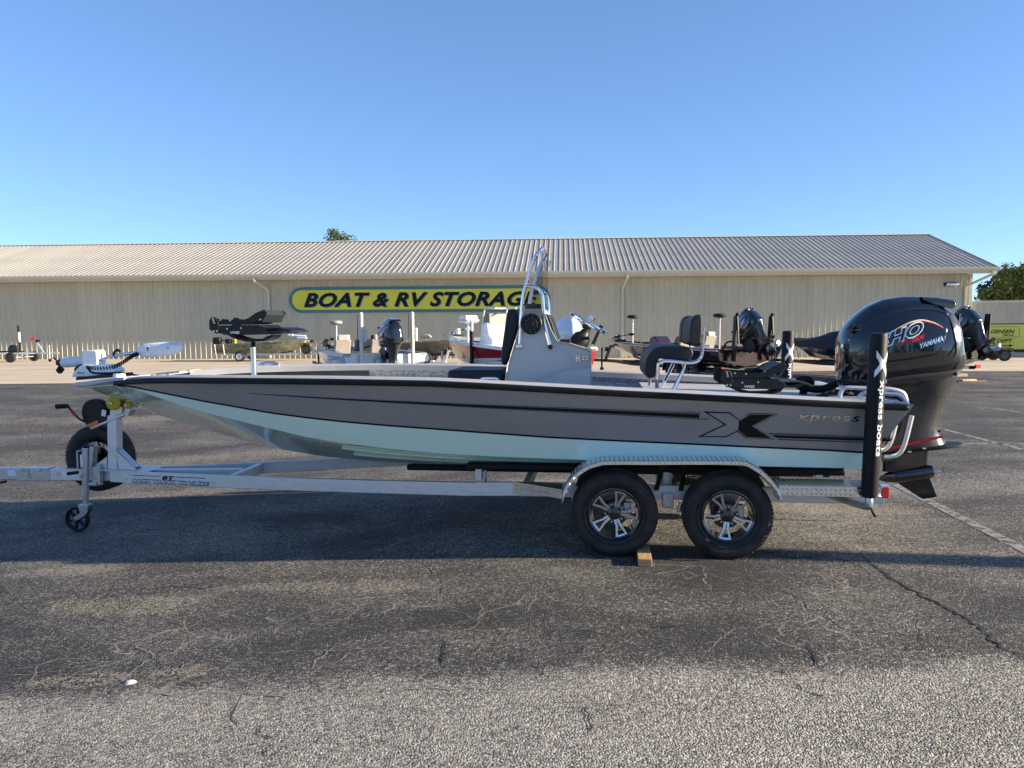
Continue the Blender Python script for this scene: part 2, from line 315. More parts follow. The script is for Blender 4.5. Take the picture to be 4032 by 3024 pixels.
PLATE=[(3.017,0.717),(2.888,0.676),(2.763,0.655),(2.361,0.614),(2.384,0.648),(2.59,0.693),(2.898,0.73)]
REDLINE=[(2.426,0.701),(2.505,0.72),(2.819,0.792)]
GEAR_STRUT=[(2.361,0.614),(2.374,0.513),(2.372,0.452),(2.759,0.458),(2.75,0.555),(2.763,0.653)]
BULLET=[(2.343,0.386),(2.436,0.453),(2.596,0.517),(2.744,0.537),(2.792,0.471),(2.789,0.403),(2.67,0.359),(2.485,0.355)]
SKEG=[(2.485,0.361),(2.715,0.218),(2.838,0.241),(2.772,0.391)]
SHAFT=[(2.787,0.464),(2.872,0.482),(2.912,0.485)]
CONSOLE=[(-0.944,1.262),(-0.911,1.414),(-0.821,1.693),(-0.793,1.804),(-0.764,1.903),(-0.613,1.901),(-0.578,1.85),(-0.534,1.731),(-0.483,1.632),(-0.455,1.616),(-0.376,1.606),(-0.297,1.581),(-0.211,1.553),(-0.183,1.533),(-0.185,1.216)]
CUSH=[(-0.889,1.897),(-0.8,1.905),(-0.804,1.797),(-0.833,1.692),(-0.92,1.414),(-0.94,1.434),(-0.936,1.531)]
RAIL1=[(-0.806,1.577),(-0.801,1.661),(-0.774,1.994),(-0.737,2.136),(-0.693,2.285),(-0.653,2.37),(-0.613,2.42)]
RAIL2=[(-0.737,2.103),(-0.678,2.094),(-0.638,2.076),(-0.61,2.032),(-0.6,1.969),(-0.583,1.771),(-0.537,1.581)]
GLASS=[(-0.759,1.954),(-0.737,2.103),(-0.693,2.245),(-0.653,2.339),(-0.621,2.362)]
BLACKSTRIP=[(-0.764,1.907),(-0.759,1.954),(-0.615,1.949),(-0.615,1.904)]
SPK=[(-0.697,1.772),(-0.613,1.771)]
BADGE=[(-0.329,1.45),(-0.212,1.454),(-0.329,1.502)]
WHEELST=[(-0.362,1.861),(-0.055,1.687),(-0.21,1.778),(-0.279,1.623)]
CREASE=[(-0.695,1.25),(-0.416,1.363),(-0.187,1.391)]
BACKR=[(0.645,1.61),(0.651,1.752),(0.668,1.809),(0.701,1.838),(0.735,1.842),(0.75,1.809),(0.749,1.694),(0.739,1.583),(0.688,1.587),(0.656,1.596)]
SEATC=[(0.674,1.52),(0.66,1.555),(0.619,1.573),(0.482,1.576),(0.402,1.574),(0.339,1.55),(0.299,1.497),(0.277,1.439),(0.275,1.345),(0.295,1.31),(0.33,1.307),(0.367,1.328),(0.378,1.404),(0.383,1.468),(0.426,1.471),(0.541,1.459),(0.632,1.459),(0.663,1.485)]
ST_TUBE1=[(0.366,1.198),(0.378,1.406),(0.392,1.435),(0.424,1.452),(0.481,1.453),(0.618,1.44),(0.674,1.443),(0.714,1.458),(0.739,1.498),(0.747,1.567),(0.751,1.665),(0.756,1.734)]
ST_TUBE2=[(0.458,1.195),(0.579,1.353),(0.595,1.394),(0.602,1.438)]
FS_BACK=[(-3.683,1.81),(-3.636,1.804),(-3.514,1.796),(-3.43,1.796),(-3.402,1.799),(-3.354,1.834),(-3.307,1.867),(-3.246,1.885),(-3.223,1.856),(-3.271,1.812),(-3.328,1.785),(-3.357,1.763),(-3.544,1.755),(-3.624,1.747),(-3.666,1.751),(-3.699,1.756),(-3.705,1.783)]
FS_BACKFAR=[(-3.413,1.891),(-3.168,1.886),(-3.138,1.851),(-3.181,1.8),(-3.25,1.767)]
FS_SEAT=[(-3.619,1.751),(-3.357,1.754),(-3.301,1.75),(-3.251,1.705),(-3.228,1.696),(-2.923,1.699),(-2.909,1.712)]
FS_PLATE=[(-3.685,1.751),(-3.619,1.749),(-3.357,1.755),(-3.306,1.754),(-3.265,1.723),(-3.252,1.696),(-3.275,1.678),(-3.359,1.674),(-3.57,1.677),(-3.616,1.697),(-3.689,1.704)]
FS_FRONT=[(-3.157,1.762),(-3.066,1.71),(-3.086,1.691)]
FS_BRK=[(-3.579,1.677),(-3.503,1.649),(-3.417,1.624),(-3.263,1.628),(-3.192,1.639),(-3.157,1.675)]
PED=[(-3.39,1.624),(-3.391,1.566),(-3.4,1.29)]
FS_TXT=[(-3.575,1.684),(-3.49,1.684),(-3.15,1.693)]
RS_BACK=[(0.888,1.338),(0.917,1.343),(0.985,1.336),(1.11,1.33),(1.214,1.358),(1.285,1.417),(1.301,1.397),(1.272,1.348),(1.196,1.314),(0.985,1.303),(0.908,1.303)]
RS_FAR=[(0.823,1.349),(0.879,1.354),(1.054,1.339),(1.115,1.354),(1.235,1.419),(1.357,1.405)]
RS_PLATE=[(0.891,1.338),(0.922,1.343),(0.978,1.254),(0.901,1.25)]
RS_SEAT=[(0.928,1.293),(1.196,1.309),(1.273,1.301),(1.35,1.25),(1.322,1.235),(1.264,1.259),(1.14,1.234),(0.928,1.248)]
RS_BRK=[(0.953,1.237),(1.032,1.197),(1.072,1.178),(1.19,1.182),(1.214,1.218)]
TM_MOTOR=[(-5.435,1.435),(-5.369,1.403),(-5.306,1.422),(-5.185,1.425),(-5.076,1.438),(-5.002,1.441)]
TM_BLOCK=[(-5.053,1.387),(-5.046,1.53),(-5.016,1.544),(-4.909,1.546),(-4.893,1.53),(-4.891,1.424),(-4.903,1.387)]
TM_BASE=[(-5.161,1.288),(-5.132,1.338),(-5.069,1.395),(-5.001,1.407),(-4.763,1.407),(-4.712,1.358),(-4.712,1.333),(-4.954,1.289)]
TM_SHAFT=[(-4.966,1.462),(-4.507,1.52)]
TM_HEAD=[(-4.513,1.53),(-4.498,1.567),(-4.431,1.604),(-4.234,1.619),(-4.117,1.606),(-4.09,1.566),(-4.114,1.523),(-4.206,1.495),(-4.397,1.473),(-4.482,1.486)]
TM_CABLE=[(-4.995,1.383),(-4.936,1.374),(-4.837,1.371),(-4.737,1.383),(-4.657,1.414),(-4.583,1.457),(-4.522,1.494),(-4.479,1.507)]
TM_FOOT=[(-5.085,1.259),(-5.083,1.287),(-4.648,1.325),(-4.649,1.291)]
NOSE=[(-5.055,1.211),(-5.032,1.251),(-4.985,1.261),(-4.436,1.28),(-4.437,1.238),(-4.534,1.246),(-4.627,1.209)]
POST=[(-4.829,0.888),(-4.852,0.395)]
ARM=[(-5.056,0.794),(-4.721,0.923)]
WINCH=[(-4.974,0.927),(-5.114,0.825),(-5.32,1.0),(-5.221,1.009),(-5.205,0.967),(-5.106,0.892)]
ROLLER=[(-4.781,1.031),(-4.708,1.032)]
SPARE=[(-5.111,0.46),(-5.127,0.111)]
JACK=[(-5.065,0.598),(-5.092,0.041),(-5.185,-0.106),(-5.191,-0.23),(-5.082,0.151)]
TONGUE=[(-6.082,0.359),(-6.089,0.237),(-5.636,0.37),(-5.643,0.249),(-5.069,0.383),(-5.075,0.254)]
NRAIL=[(-4.701,0.369,-4.706,0.259),(-3.245,0.401,-3.249,0.286),(-1.321,0.469,-1.322,0.365),(-0.79,0.509,-0.79,0.408)]
RRAIL=[(0.379,0.493),(0.38,0.415)]
FEND=[(-0.395,0.414),(-0.385,0.48),(-0.367,0.538),(-0.334,0.596),(-0.294,0.646),(-0.213,0.705),(-0.133,0.734),(-0.053,0.748),(0.265,0.752),(0.579,0.758),(0.889,0.761),(0.966,0.75),(1.044,0.707),(1.106,0.66),(1.153,0.605),(1.189,0.55),(1.209,0.494),(1.219,0.451)]
FENDIN=[(-0.217,0.719),(0.364,0.748),(0.934,0.743)]
STEP=[(1.208,0.562),(1.911,0.57),(1.913,0.494),(1.209,0.48),(1.79,0.619)]
STEPF=[(-0.768,0.539),(-0.389,0.494),(-0.412,0.427),(-0.566,0.443),(-0.768,0.44)]
BUNK=[(-1.214,0.596),(-1.214,0.621),(-1.177,0.567)]
BUNKR=[(1.799,0.615),(1.792,0.569)]
GPOLE=[(1.856,1.69),(1.822,0.507)]
GPOLE_R=[(1.802,1.657),(1.912,1.657)]
GPOLEF=[(1.615,1.699),(1.547,1.699),(1.684,1.698),(1.627,1.044)]
TAIL=[(1.898,0.56),(1.936,0.489)]
TRAIL_TXT=[(-4.59,0.313),(-3.707,0.294),(-4.589,0.335),(-4.257,0.333),(-4.25,0.371),(-4.568,0.36),(-3.729,0.339)]
BLOCK=[(0.905,5.49,0.0),(1.003,5.488,0.0),(1.058,5.881,0.0)]
HANDRAIL=[(1.733,1.162),(1.737,1.21),(1.751,1.247),(1.781,1.266),(1.898,1.263),(1.82,1.162),(1.834,1.2),(1.868,1.232),(1.919,1.237),(2.045,1.23),(2.12,1.222),(2.172,1.18),(2.191,1.138)]
HOSE=[(1.987,1.234),(1.885,1.18),(1.781,1.179),(1.677,1.2),(1.639,1.243),(1.675,1.271),(1.738,1.265),(1.769,1.233)]
LADDER=[(2.262,1.056),(2.217,0.84),(2.179,0.764),(2.118,0.736),(2.072,0.735)]
LINES=[((4.23,8.73,-0.0),(3.92,5.34,0.0)),((7.2,12.95,0.0),(7.08,9.74,0.0)),((6.27,11.2,0.0),(8.09,11.14,0.0)),((9.94,16.35,-0.0),(10.2,14.08,0.0))]
APRON=[(-17.9,22.36,0.0),(-16.39,24.55,0.0),(-11.62,24.78,0.0),(3.46,27.33,0.0),(11.46,29.29,0.0),(18.96,28.47,0.0),(21.97,27.89,0.0)]
BOARDS=[(15.04,25.87,0.0),(13.96,23.21,0.0)]
# ================================================================== ground
def ground_h(x,y):
    t=max(0.,min(6.6,.6-x)); a=-.0525*t*(t/(t+.6)) if t>0 else 0
    f=max(0,min(1,(22-y)/12)); f=f*f*(3-2*f); return a*f
def m_asphalt():
    m,n,l,b=newmat('asphalt'); setp(b,rough=.82,spec=.3)
    def N(t,**k):
        q=n.new('ShaderNode'+t)
        for a,v in k.items():
            if a in('operation','data_type','blend_type','feature','distance','interpolation_type','clamp'): setattr(q,a,v)
            else: q.inputs[a].default_value=v
        return q
    tc=N('TexCoord'); P=tc.outputs['Object']
    sep=N('SeparateXYZ'); l.new(P,sep.inputs[0])
    def noise(scale,detail=4,rough=.55,vec=P,dist=0):
        q=N('TexNoise',Scale=scale,Detail=detail,Roughness=rough,Distortion=dist); l.new(vec,q.inputs['Vector']); return q.outputs['Fac']
    def math_(op,a,c=None,clamp=False):
        q=N('Math',operation=op); q.use_clamp=clamp
        for i,v in enumerate((a,c)):
            if v is None: continue
            if isinstance(v,(int,float)): q.inputs[i].default_value=v
            else: l.new(v,q.inputs[i])
        return q.outputs[0]
    def smooth(v,lo,hi,a=0,c=1):
        q=N('MapRange',interpolation_type='SMOOTHSTEP'); l.new(v,q.inputs['Value']); q.inputs['From Min'].default_value=lo; q.inputs['From Max'].default_value=hi; q.inputs['To Min'].default_value=a; q.inputs['To Max'].default_value=c; return q.outputs[0]
    def mix(f,a,c):
        q=N('Mix',data_type='RGBA')
        if isinstance(f,(int,float)): q.inputs[0].default_value=f
        else: l.new(f,q.inputs[0])
        for s,v in((6,a),(7,c)):
            if isinstance(v,tuple): q.inputs[s].default_value=rgb(v)
            else: l.new(v,q.inputs[s])
        return q.outputs[2]
    # stones
    def stones(scale):
        q=N('TexVoronoi',Scale=scale); q.inputs['Randomness'].default_value=1; l.new(P,q.inputs['Vector']); return q
    v1=stones(95); v2=stones(210)
    sc=N('SeparateXYZ'); l.new(v1.outputs['Color'],sc.inputs[0])
    sc2=N('SeparateXYZ'); l.new(v2.outputs['Color'],sc2.inputs[0])
    big=noise(.55,6,.6); mid=noise(2.6,6,.65); fine=noise(22,3,.6)
    # stretched noise: old tyre and water streaks run across the lot
    mp=N('Mapping'); mp.inputs['Scale'].default_value=(.38,1.0,1); mp.inputs['Rotation'].default_value=(0,0,R(7)); l.new(P,mp.inputs[0])
    streak=noise(1.0,7,.62,mp.outputs[0],.4)
    # wear: how many pale stones stand bare; the strip nearest the drive lane is worn most
    yb=math_('ADD',sep.outputs['Y'],math_('MULTIPLY',math_('SUBTRACT',noise(.9,5,.6),.5),.6))
    lane=smooth(yb,3.62,3.95,1,0)
    dark=math_('MULTIPLY',smooth(yb,3.75,4.0),smooth(yb,4.55,5.2,1,0))
    wear=math_('ADD',math_('MULTIPLY',lane,.42),smooth(streak,.30,.70,.13,.44))
    wear=math_('ADD',wear,smooth(big,.4,.7,-.10,.16))
    wear=math_('SUBTRACT',wear,math_('MULTIPLY',dark,.05))
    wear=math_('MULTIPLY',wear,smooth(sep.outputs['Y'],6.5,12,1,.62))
    thr=math_('SUBTRACT',1,wear)
    pale=smooth(math_('SUBTRACT',sc.outputs['X'],thr),-.12,.22)
    pale2=smooth(math_('SUBTRACT',sc2.outputs['X'],thr),-.06,.2)
    pale=math_('MAXIMUM',pale,math_('MULTIPLY',pale2,.7))
    binder=mix(math_('ADD',math_('MULTIPLY',mid,.5),math_('MULTIPLY',sc.outputs['Z'],.5)),(.022,.0218,.0225),(.102,.102,.104))
    stonec=mix(sc.outputs['Y'],(.24,.22,.19),(.62,.575,.48))
    col=mix(pale,binder,stonec)
    dkb=N('VectorMath',operation='SCALE'); l.new(col,dkb.inputs[0]); dkb.inputs['Scale'].default_value=.66
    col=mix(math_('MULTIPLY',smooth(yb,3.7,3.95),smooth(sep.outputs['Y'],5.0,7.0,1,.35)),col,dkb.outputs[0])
    # dust and sand
    du=smooth(math_('ADD',math_('MULTIPLY',streak,.75),math_('MULTIPLY',mid,.35)),.60,.80)
    du=math_('MULTIPLY',du,smooth(sep.outputs['Y'],3.2,5.5,.2,.75))
    patches=None
    for cx,cy,rx,ry,s in PATCHES:
        dx=math_('DIVIDE',math_('SUBTRACT',sep.outputs['X'],cx),rx); dy=math_('DIVIDE',math_('SUBTRACT',math_('SUBTRACT',sep.outputs['Y'],math_('MULTIPLY',math_('SUBTRACT',sep.outputs['X'],cx),s)),cy),ry)
        e=math_('ADD',math_('MULTIPLY',dx,dx),math_('MULTIPLY',dy,dy))
        e=math_('ADD',e,math_('ADD',math_('MULTIPLY',math_('SUBTRACT',mid,.5),4.2),math_('MULTIPLY',math_('SUBTRACT',fine,.5),1.6)))
        k=smooth(e,.1,1.5,1,0); patches=k if patches is None else math_('MAXIMUM',patches,k)
    du=math_('MAXIMUM',math_('MULTIPLY',du,.8),math_('MULTIPLY',patches,.5))
    du=smooth(math_('ADD',du,math_('MULTIPLY',math_('SUBTRACT',sc.outputs['Z'],.5),.85)),.40,.78)
    du=math_('MULTIPLY',du,.85)
    col=mix(du,col,(.37,.315,.24))
    # oil and sealer stains
    st=smooth(noise(.42,5,.6),.58,.70); dk=N('VectorMath',operation='SCALE'); l.new(col,dk.inputs[0]); dk.inputs['Scale'].default_value=.52
    col=mix(math_('MULTIPLY',st,.55),col,dk.outputs[0])
    # cracks
    nv=N('TexNoise',Scale=1.7,Detail=5); l.new(P,nv.inputs['Vector'])
    va=N('VectorMath',operation='MULTIPLY_ADD'); l.new(nv.outputs['Color'],va.inputs[0]); va.inputs[1].default_value=(.55,.55,0); l.new(P,va.inputs[2])
    vc=N('TexVoronoi',feature='DISTANCE_TO_EDGE',Scale=.62); l.new(va.outputs[0],vc.inputs['Vector'])
    vd=N('TexVoronoi',feature='DISTANCE_TO_EDGE',Scale=1.9); l.new(va.outputs[0],vd.inputs['Vector'])
    cr=math_('MULTIPLY',smooth(vc.outputs['Distance'],.001,.005,1,0),smooth(noise(.7,3),.52,.60))
    cr2=math_('MULTIPLY',smooth(vd.outputs['Distance'],.002,.007,1,0),smooth(noise(.5,3),.60,.68))
    cr=math_('MULTIPLY',math_('MAXIMUM',cr,cr2),.55)
    col=mix(math_('MULTIPLY',cr,.85),col,(.016,.015,.015))
    # web of hair cracks filled with pale dust, strongest on the sealed strip
    vw=N('TexVoronoi',feature='DISTANCE_TO_EDGE',Scale=2.3); l.new(va.outputs[0],vw.inputs['Vector'])
    vx=N('TexVoronoi',feature='DISTANCE_TO_EDGE',Scale=5.1); l.new(va.outputs[0],vx.inputs['Vector'])
    web=math_('MULTIPLY',math_('MAXIMUM',smooth(vw.outputs['Distance'],.003,.014,1,0),math_('MULTIPLY',smooth(vx.outputs['Distance'],.004,.022,1,0),.7)),smooth(noise(.8,4),.47,.60))
    web=math_('MULTIPLY',web,math_('MULTIPLY',smooth(yb,3.6,3.9,.12,1),smooth(sep.outputs['Y'],5.5,8,1,.35)))
    web=smooth(math_('ADD',web,math_('MULTIPLY',math_('SUBTRACT',sc2.outputs['Z'],.5),.5)),.3,.75)
    col=mix(math_('MULTIPLY',web,.75),col,(.36,.325,.265))
    l.new(col,b.inputs['Base Color'])
    # relief
    hgt=math_('MULTIPLY',smooth(v1.outputs['Distance'],0,.75,1,0),math_('ADD',.95,math_('MULTIPLY',lane,.45)))
    hgt=math_('ADD',hgt,math_('MULTIPLY',smooth(v2.outputs['Distance'],0,.75,1,0),.35))
    hgt=math_('ADD',hgt,math_('MULTIPLY',mid,.5))
    hgt=math_('SUBTRACT',hgt,math_('MULTIPLY',cr,2.5))
    hgt=math_('MULTIPLY',hgt,math_('SUBTRACT',1,math_('MULTIPLY',du,.45)))
    bp=N('Bump',Strength=1.0,Distance=.009); l.new(hgt,bp.inputs['Height']); l.new(bp.outputs[0],b.inputs['Normal'])
    return m
PATCHES=[(-2.6,5.15,.7,.2,-.10),(-2.15,4.02,.55,.10,0.02),(-5.6,11.4,4.6,.75,.16),(-5.2,8.9,2.8,.28,.14),(-1.2,5.3,.9,.16,-.12),(.5,8.5,1.6,.4,0),(-3.6,6.05,.8,.16,0),(3.0,7.3,1.2,.3,-.05),(-9,16,5,.5,.1)]
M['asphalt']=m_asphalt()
def grid_sheet(name,xs,ys,fn,mat):
    mb=MB(); nx=len(xs)
    mb.v=[(x,y,fn(x,y)) for y in ys for x in xs]
    mb.f=[(j*nx+i,j*nx+i+1,(j+1)*nx+i+1,(j+1)*nx+i) for j in range(len(ys)-1) for i in range(nx-1)]; mb.m=[0]*len(mb.f)
    return mb.build(name,mat,None,ang=80,recalc=False)
gx=[-1500,-400,-120,-60,-30,-20,-14]+[-10+.25*i for i in range(61)]+[7,10,14,20,30,60,120,400,1500]
gy=[-300,-60,-20,-6,-2]+[0+.5*i for i in range(48)]+[26,30,36,45,60,100,250,700,2500]
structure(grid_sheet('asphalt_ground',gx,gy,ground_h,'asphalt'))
M['concrete']=pm('concrete',(.58,.47,.33),.85,noise=.25,nscale=.8,stretch=(.35,1.2,1),dirt=(.43,.35,.25),bump=.3,bscale=60)
mb=MB(); ap=[(-70,20.5)]+[(a[0],a[1]) for a in APRON]+[(60,26.5),(70,60),(-70,60)]
mb.add([(x,y,.004) for x,y in ap],[tuple(range(len(ap)))]); structure(mb.build('concrete_apron','concrete',None,recalc=False))
# saw-cut joints of the apron: shallow dark strips
M['joint']=pm('joint',(.16,.145,.13),.9)
# faded lot markings
def m_paint():
    m,n,l,b=newmat('faded_paint'); setp(b,rough=.8); out=n['Material Output']
    tc=n.new('ShaderNodeTexCoord'); nz=n.new('ShaderNodeTexNoise'); nz.inputs['Scale'].default_value=9; nz.inputs['Detail'].default_value=8; nz.inputs['Roughness'].default_value=.7; l.new(tc.outputs['Object'],nz.inputs['Vector'])
    rp=n.new('ShaderNodeValToRGB'); e=rp.color_ramp.elements; e[0].position=.38; e[0].color=(0,0,0,1); e[1].position=.55; e[1].color=(1,1,1,1); l.new(nz.outputs['Fac'],rp.inputs[0])
    b.inputs['Base Color'].default_value=rgb((.25,.24,.225)); tr=n.new('ShaderNodeBsdfTransparent'); mx=n.new('ShaderNodeMixShader')
    l.new(rp.outputs[0],mx.inputs[0]); l.new(tr.outputs[0],mx.inputs[1]); l.new(b.outputs[0],mx.inputs[2]); l.new(mx.outputs[0],out.inputs['Surface']); return m
M['paint']=m_paint()
for a,c in LINES:
    p=Vector(a[:2]);q=Vector(c[:2]); d=(q-p).normalized(); s=Vector((-d.y,d.x))*.055; mb=MB()
    mb.add([(p.x-s.x,p.y-s.y,.004),(q.x-s.x,q.y-s.y,.004),(q.x+s.x,q.y+s.y,.004),(p.x+s.x,p.y+s.y,.004)],[(0,1,2,3)])
    structure(mb.build('painted_line','paint',None,recalc=False))
# cracks in the asphalt, open or filled with pale dust
M['crack']=pm('crack',(.012,.0115,.011),.95); M['crack_dust']=pm('crack_dust',(.27,.245,.20),.95,noise=.3,nscale=30)
def crack(pts,w,mat,seed):
    rnd=random.Random(seed); P=[]
    for i in range(len(pts)-1):
        a=Vector(pts[i][:2]);b=Vector(pts[i+1][:2]); n=max(2,int((b-a).length/.03)); d=(b-a).normalized(); sd=Vector((-d.y,d.x))
        for k in range(n): P.append(a.lerp(b,k/n)+sd*rnd.gauss(0,.010))
    P.append(Vector(pts[-1][:2])); mb=MB(); A=[];B=[]; N_=len(P)
    for i,p in enumerate(P):
        d=(P[min(i+1,N_-1)]-P[max(i-1,0)]).normalized(); sd=Vector((-d.y,d.x))*w*.5*rnd.uniform(.25,1.25)*min(1,.15+6*min(i,N_-1-i)/N_); z=ground_h(p.x,p.y)+.004
        A.append((p.x-sd.x,p.y-sd.y,z)); B.append((p.x+sd.x,p.y+sd.y,z))
    mb.add(A+B,[(i,i+1,N_+i+1,N_+i) for i in range(N_-1)]); return structure(mb.build('asphalt_crack',mat,None,recalc=False))
for i,(m_,w,p_) in enumerate(CRACKS): crack(p_,w,m_,i)
# ================================================================== storage building
TH=R(3.7)
bld=thing('storage_building','long beige metal storage building with ribbed walls and grey ribbed roof','building',(0,42.8,-.09),-TH)
RIB=.3048; PW=RIB*3
def panel_profile():
    pts=[]
    for k in range(3):
        o=k*RIB
        pts+=[(o+.0,0),(o+.018,.0),(o+.046,.048),(o+.086,.048),(o+.114,0)]
        pts+=[(o+.160,0),(o+.168,.006),(o+.188,.006),(o+.196,0),(o+.236,0),(o+.244,.006),(o+.264,.006),(o+.272,0)]
    pts.append((PW,0)); return pts
prof=panel_profile()
def panel_mesh(name,a,bv,mat,hs=1.0):
    """ribbed sheet between two (y,z) lines, ribs standing off along the outward normal"""
    mb=MB(); ay,az=a; by,bz=bv; d=Vector((0,by-ay,bz-az)).normalized(); nn=Vector((0,-d.z,d.y))
    A=[Vector((x,ay,az))+nn*h*hs for x,h in prof]; B=[Vector((x,by,bz))+nn*h*hs for x,h in prof]; n=len(prof)
    mb.add(A+B,[(i,i+1,n+i+1,n+i) for i in range(n-1)])
    return mb,mat
WALL_R=24.50; EAVE=4.62; HALF=7.2; OV=.75; RISE=2.62
mb,_=panel_mesh('wall_panel',(0,0),(0,EAVE+.1),'beige_metal'); first=mb.build('wall_panel','beige_metal',bld,ang=20,recalc=False)
NP=66
first.location=(WALL_R-PW,0,0)
for i in range(1,NP):
    o=bpy.data.objects.new('wall_panel',first.data); COL.objects.link(o); o.parent=bld; o.location=(WALL_R-PW*(i+1),0,0)
ye=-OV; ze=4.80
mb,_=panel_mesh('roof_panel',(ye,ze),(HALF,ze+(HALF+OV)*RISE/(HALF+OV)),'roof_metal',.62); rp0=mb.build('roof_panel','roof_metal',bld,ang=20,recalc=False)
ROOF_R=25.42; rp0.location=(ROOF_R-PW,0,0)
for i in range(1,NP+3):
    o=bpy.data.objects.new('roof_panel',rp0.data); COL.objects.link(o); o.parent=bld; o.location=(ROOF_R-PW*(i+1),0,0)
XL=ROOF_R-PW*(NP+3)
zr=ze+RISE
MB().prism([(HALF,zr-.02),(2*HALF+OV,ze-.02),(2*HALF+OV,ze-.05),(HALF,zr-.05)],XL,ROOF_R,axis='x').build('rear_roof_slope','roof_metal',bld)
MB().prism([(HALF-.22,zr-.02),(HALF,zr+.055),(HALF+.22,zr-.02),(HALF,zr+.035)],XL,ROOF_R+.03,axis='x').build('ridge_cap','trim_metal',bld)
# gutter, fascia, soffit
MB().prism([(ye-.16,ze+.01),(ye-.16,ze-.11),(ye-.13,ze-.17),(ye-.0,ze-.17),(ye-.0,ze-.16),(ye-.12,ze-.155),(ye-.145,ze-.10),(ye-.145,ze+.01)],XL,ROOF_R+.02,axis='x').build('gutter','trim_metal',bld)
MB().prism([(ye+.004,ze-.02),(ye+.03,ze-.02),(ye+.03,ze-.30),(ye+.004,ze-.30)],XL,ROOF_R-.02,axis='x').build('fascia','trim_metal',bld)
MB().prism([(ye+.032,ze-.285),(-.05,ze-.285),(-.05,ze-.265),(ye+.032,ze-.265)],XL,ROOF_R-.04,axis='x').build('soffit','trim_metal',bld)
sl=RISE/(HALF+OV)
MB().prism([(ye,ze+.05),(HALF,zr+.05),(HALF,zr-.10),(ye,ze-.10)],ROOF_R+.004,ROOF_R+.03,axis='x').build('rake_trim','trim_metal',bld)
MB().prism([(ye+.05,ze-.06),(HALF,zr-.06),(HALF,zr-.09),(ye+.05,ze-.09)],WALL_R+.03,ROOF_R-.01,axis='x').build('rake_soffit','trim_metal',bld)
# gable wall
MB().prism([(.02,0),(2*HALF,0),(2*HALF,ze),(HALF,zr-.1),(.02,ze-.3)],WALL_R-.06,WALL_R-.02,axis='x').build('gable_wall','beige_metal',bld)
MB().prism([(WALL_R-.12,-.045),(WALL_R+.04,-.045),(WALL_R+.04,.25),(WALL_R,.25),(WALL_R,-.02),(WALL_R-.12,-.02)],0,ze-.29,axis='z').build('corner_trim','trim_metal',bld,bevel=.004)
MB().box((WALL_R-NP*PW/2,.02,.03),(NP*PW,.14,.07)).build('base_trim','trim_metal',bld)
def downspout(x0,dx,zb):
    mb=MB(); w=.125
    mb.bar((x0,ye-.08,ze-.16),(x0,ye-.08,ze-.40),w,.10,(0,1,0)); mb.bar((x0,ye-.08,ze-.36),(x0+dx,-.10,zb),w,.10,(0,.3,1)); mb.bar((x0+dx,-.10,zb+.05),(x0+dx,-.10,.12),w,.10,(0,1,0))
    return mb.build('downspout','trim_metal',bld,bevel=.008)
downspout(-14.24,.5,3.95); downspout(6.27,-.2,3.88); downspout(25.15,-.98,3.85)
# wall lamp near the corner
lm=MB().prism([(-.04,4.06),(-.30,4.02),(-.32,3.90),(-.04,3.86)],23.05,23.75,axis='x').build('wall_lamp','black_plastic',bld,bevel=.01)
MB().prism([(-.323,4.0),(-.333,3.91),(-.28,3.893),(-.10,3.868),(-.28,3.90),(-.325,3.92)],23.08,23.72,axis='x').build('lamp_lens','decal_white',lm)
# ------------------------------------------------------------------ sign on the wall
TW=Vector((math.cos(-TH),math.sin(-TH),0)); 
def stadium(x0,x1,z0,z1,n=14):
    r=(z1-z0)/2; c=(z0+z1)/2; p=[]
    for k in range(n+1): t=math.pi/2-math.pi*k/n; p.append((x1-r+r*math.cos(t),c+r*math.sin(t)))
    for k in range(n+1): t=-math.pi/2-math.pi*k/n; p.append((x0+r+r*math.cos(t),c+r*math.sin(t)))
    return p
sg=thing('storage_sign','wide yellow sign with rounded ends reading BOAT & RV STORAGE on beige wall','sign',(0,42.8,-.09),-TH)
MB().prism(stadium(-12.55,2.12,2.66,4.10),-.075,-.04).build('border','sign_teal',sg)
for k in range(4):      # the face is made of four butted sheets
    a=-12.38+k*3.58; e=a+3.576
    st=stadium(-12.38,1.95,2.83,3.93)
    poly=[(min(max(x,a),e),z) for x,z in st]; q=[]
    for p in poly:
        if not q or (abs(p[0]-q[-1][0])+abs(p[1]-q[-1][1]))>1e-5: q.append(p)
    if k in(1,2): q=[(a,2.83),(e,2.83),(e,3.93),(a,3.93)]
    MB().prism(q,-.085,-.078).build('face_sheet','sign_yellow',sg)
tx=lambda dx,dz,y0:(lambda a,c,d:(-11.72+dx+a,y0-d,2.985+dz+c))
lettering('letter_shadow','BOAT & RV STORAGE',13.22,.80,tx(.045,-.045,-.0855),'sign_teal',sg,shear=.32,bold=.034,depth=.002,space=1.06)
lettering('lettering','BOAT & RV STORAGE',13.22,.80,tx(0,0,-.088),'decal_black',sg,shear=.32,bold=.034,depth=.006,space=1.06)
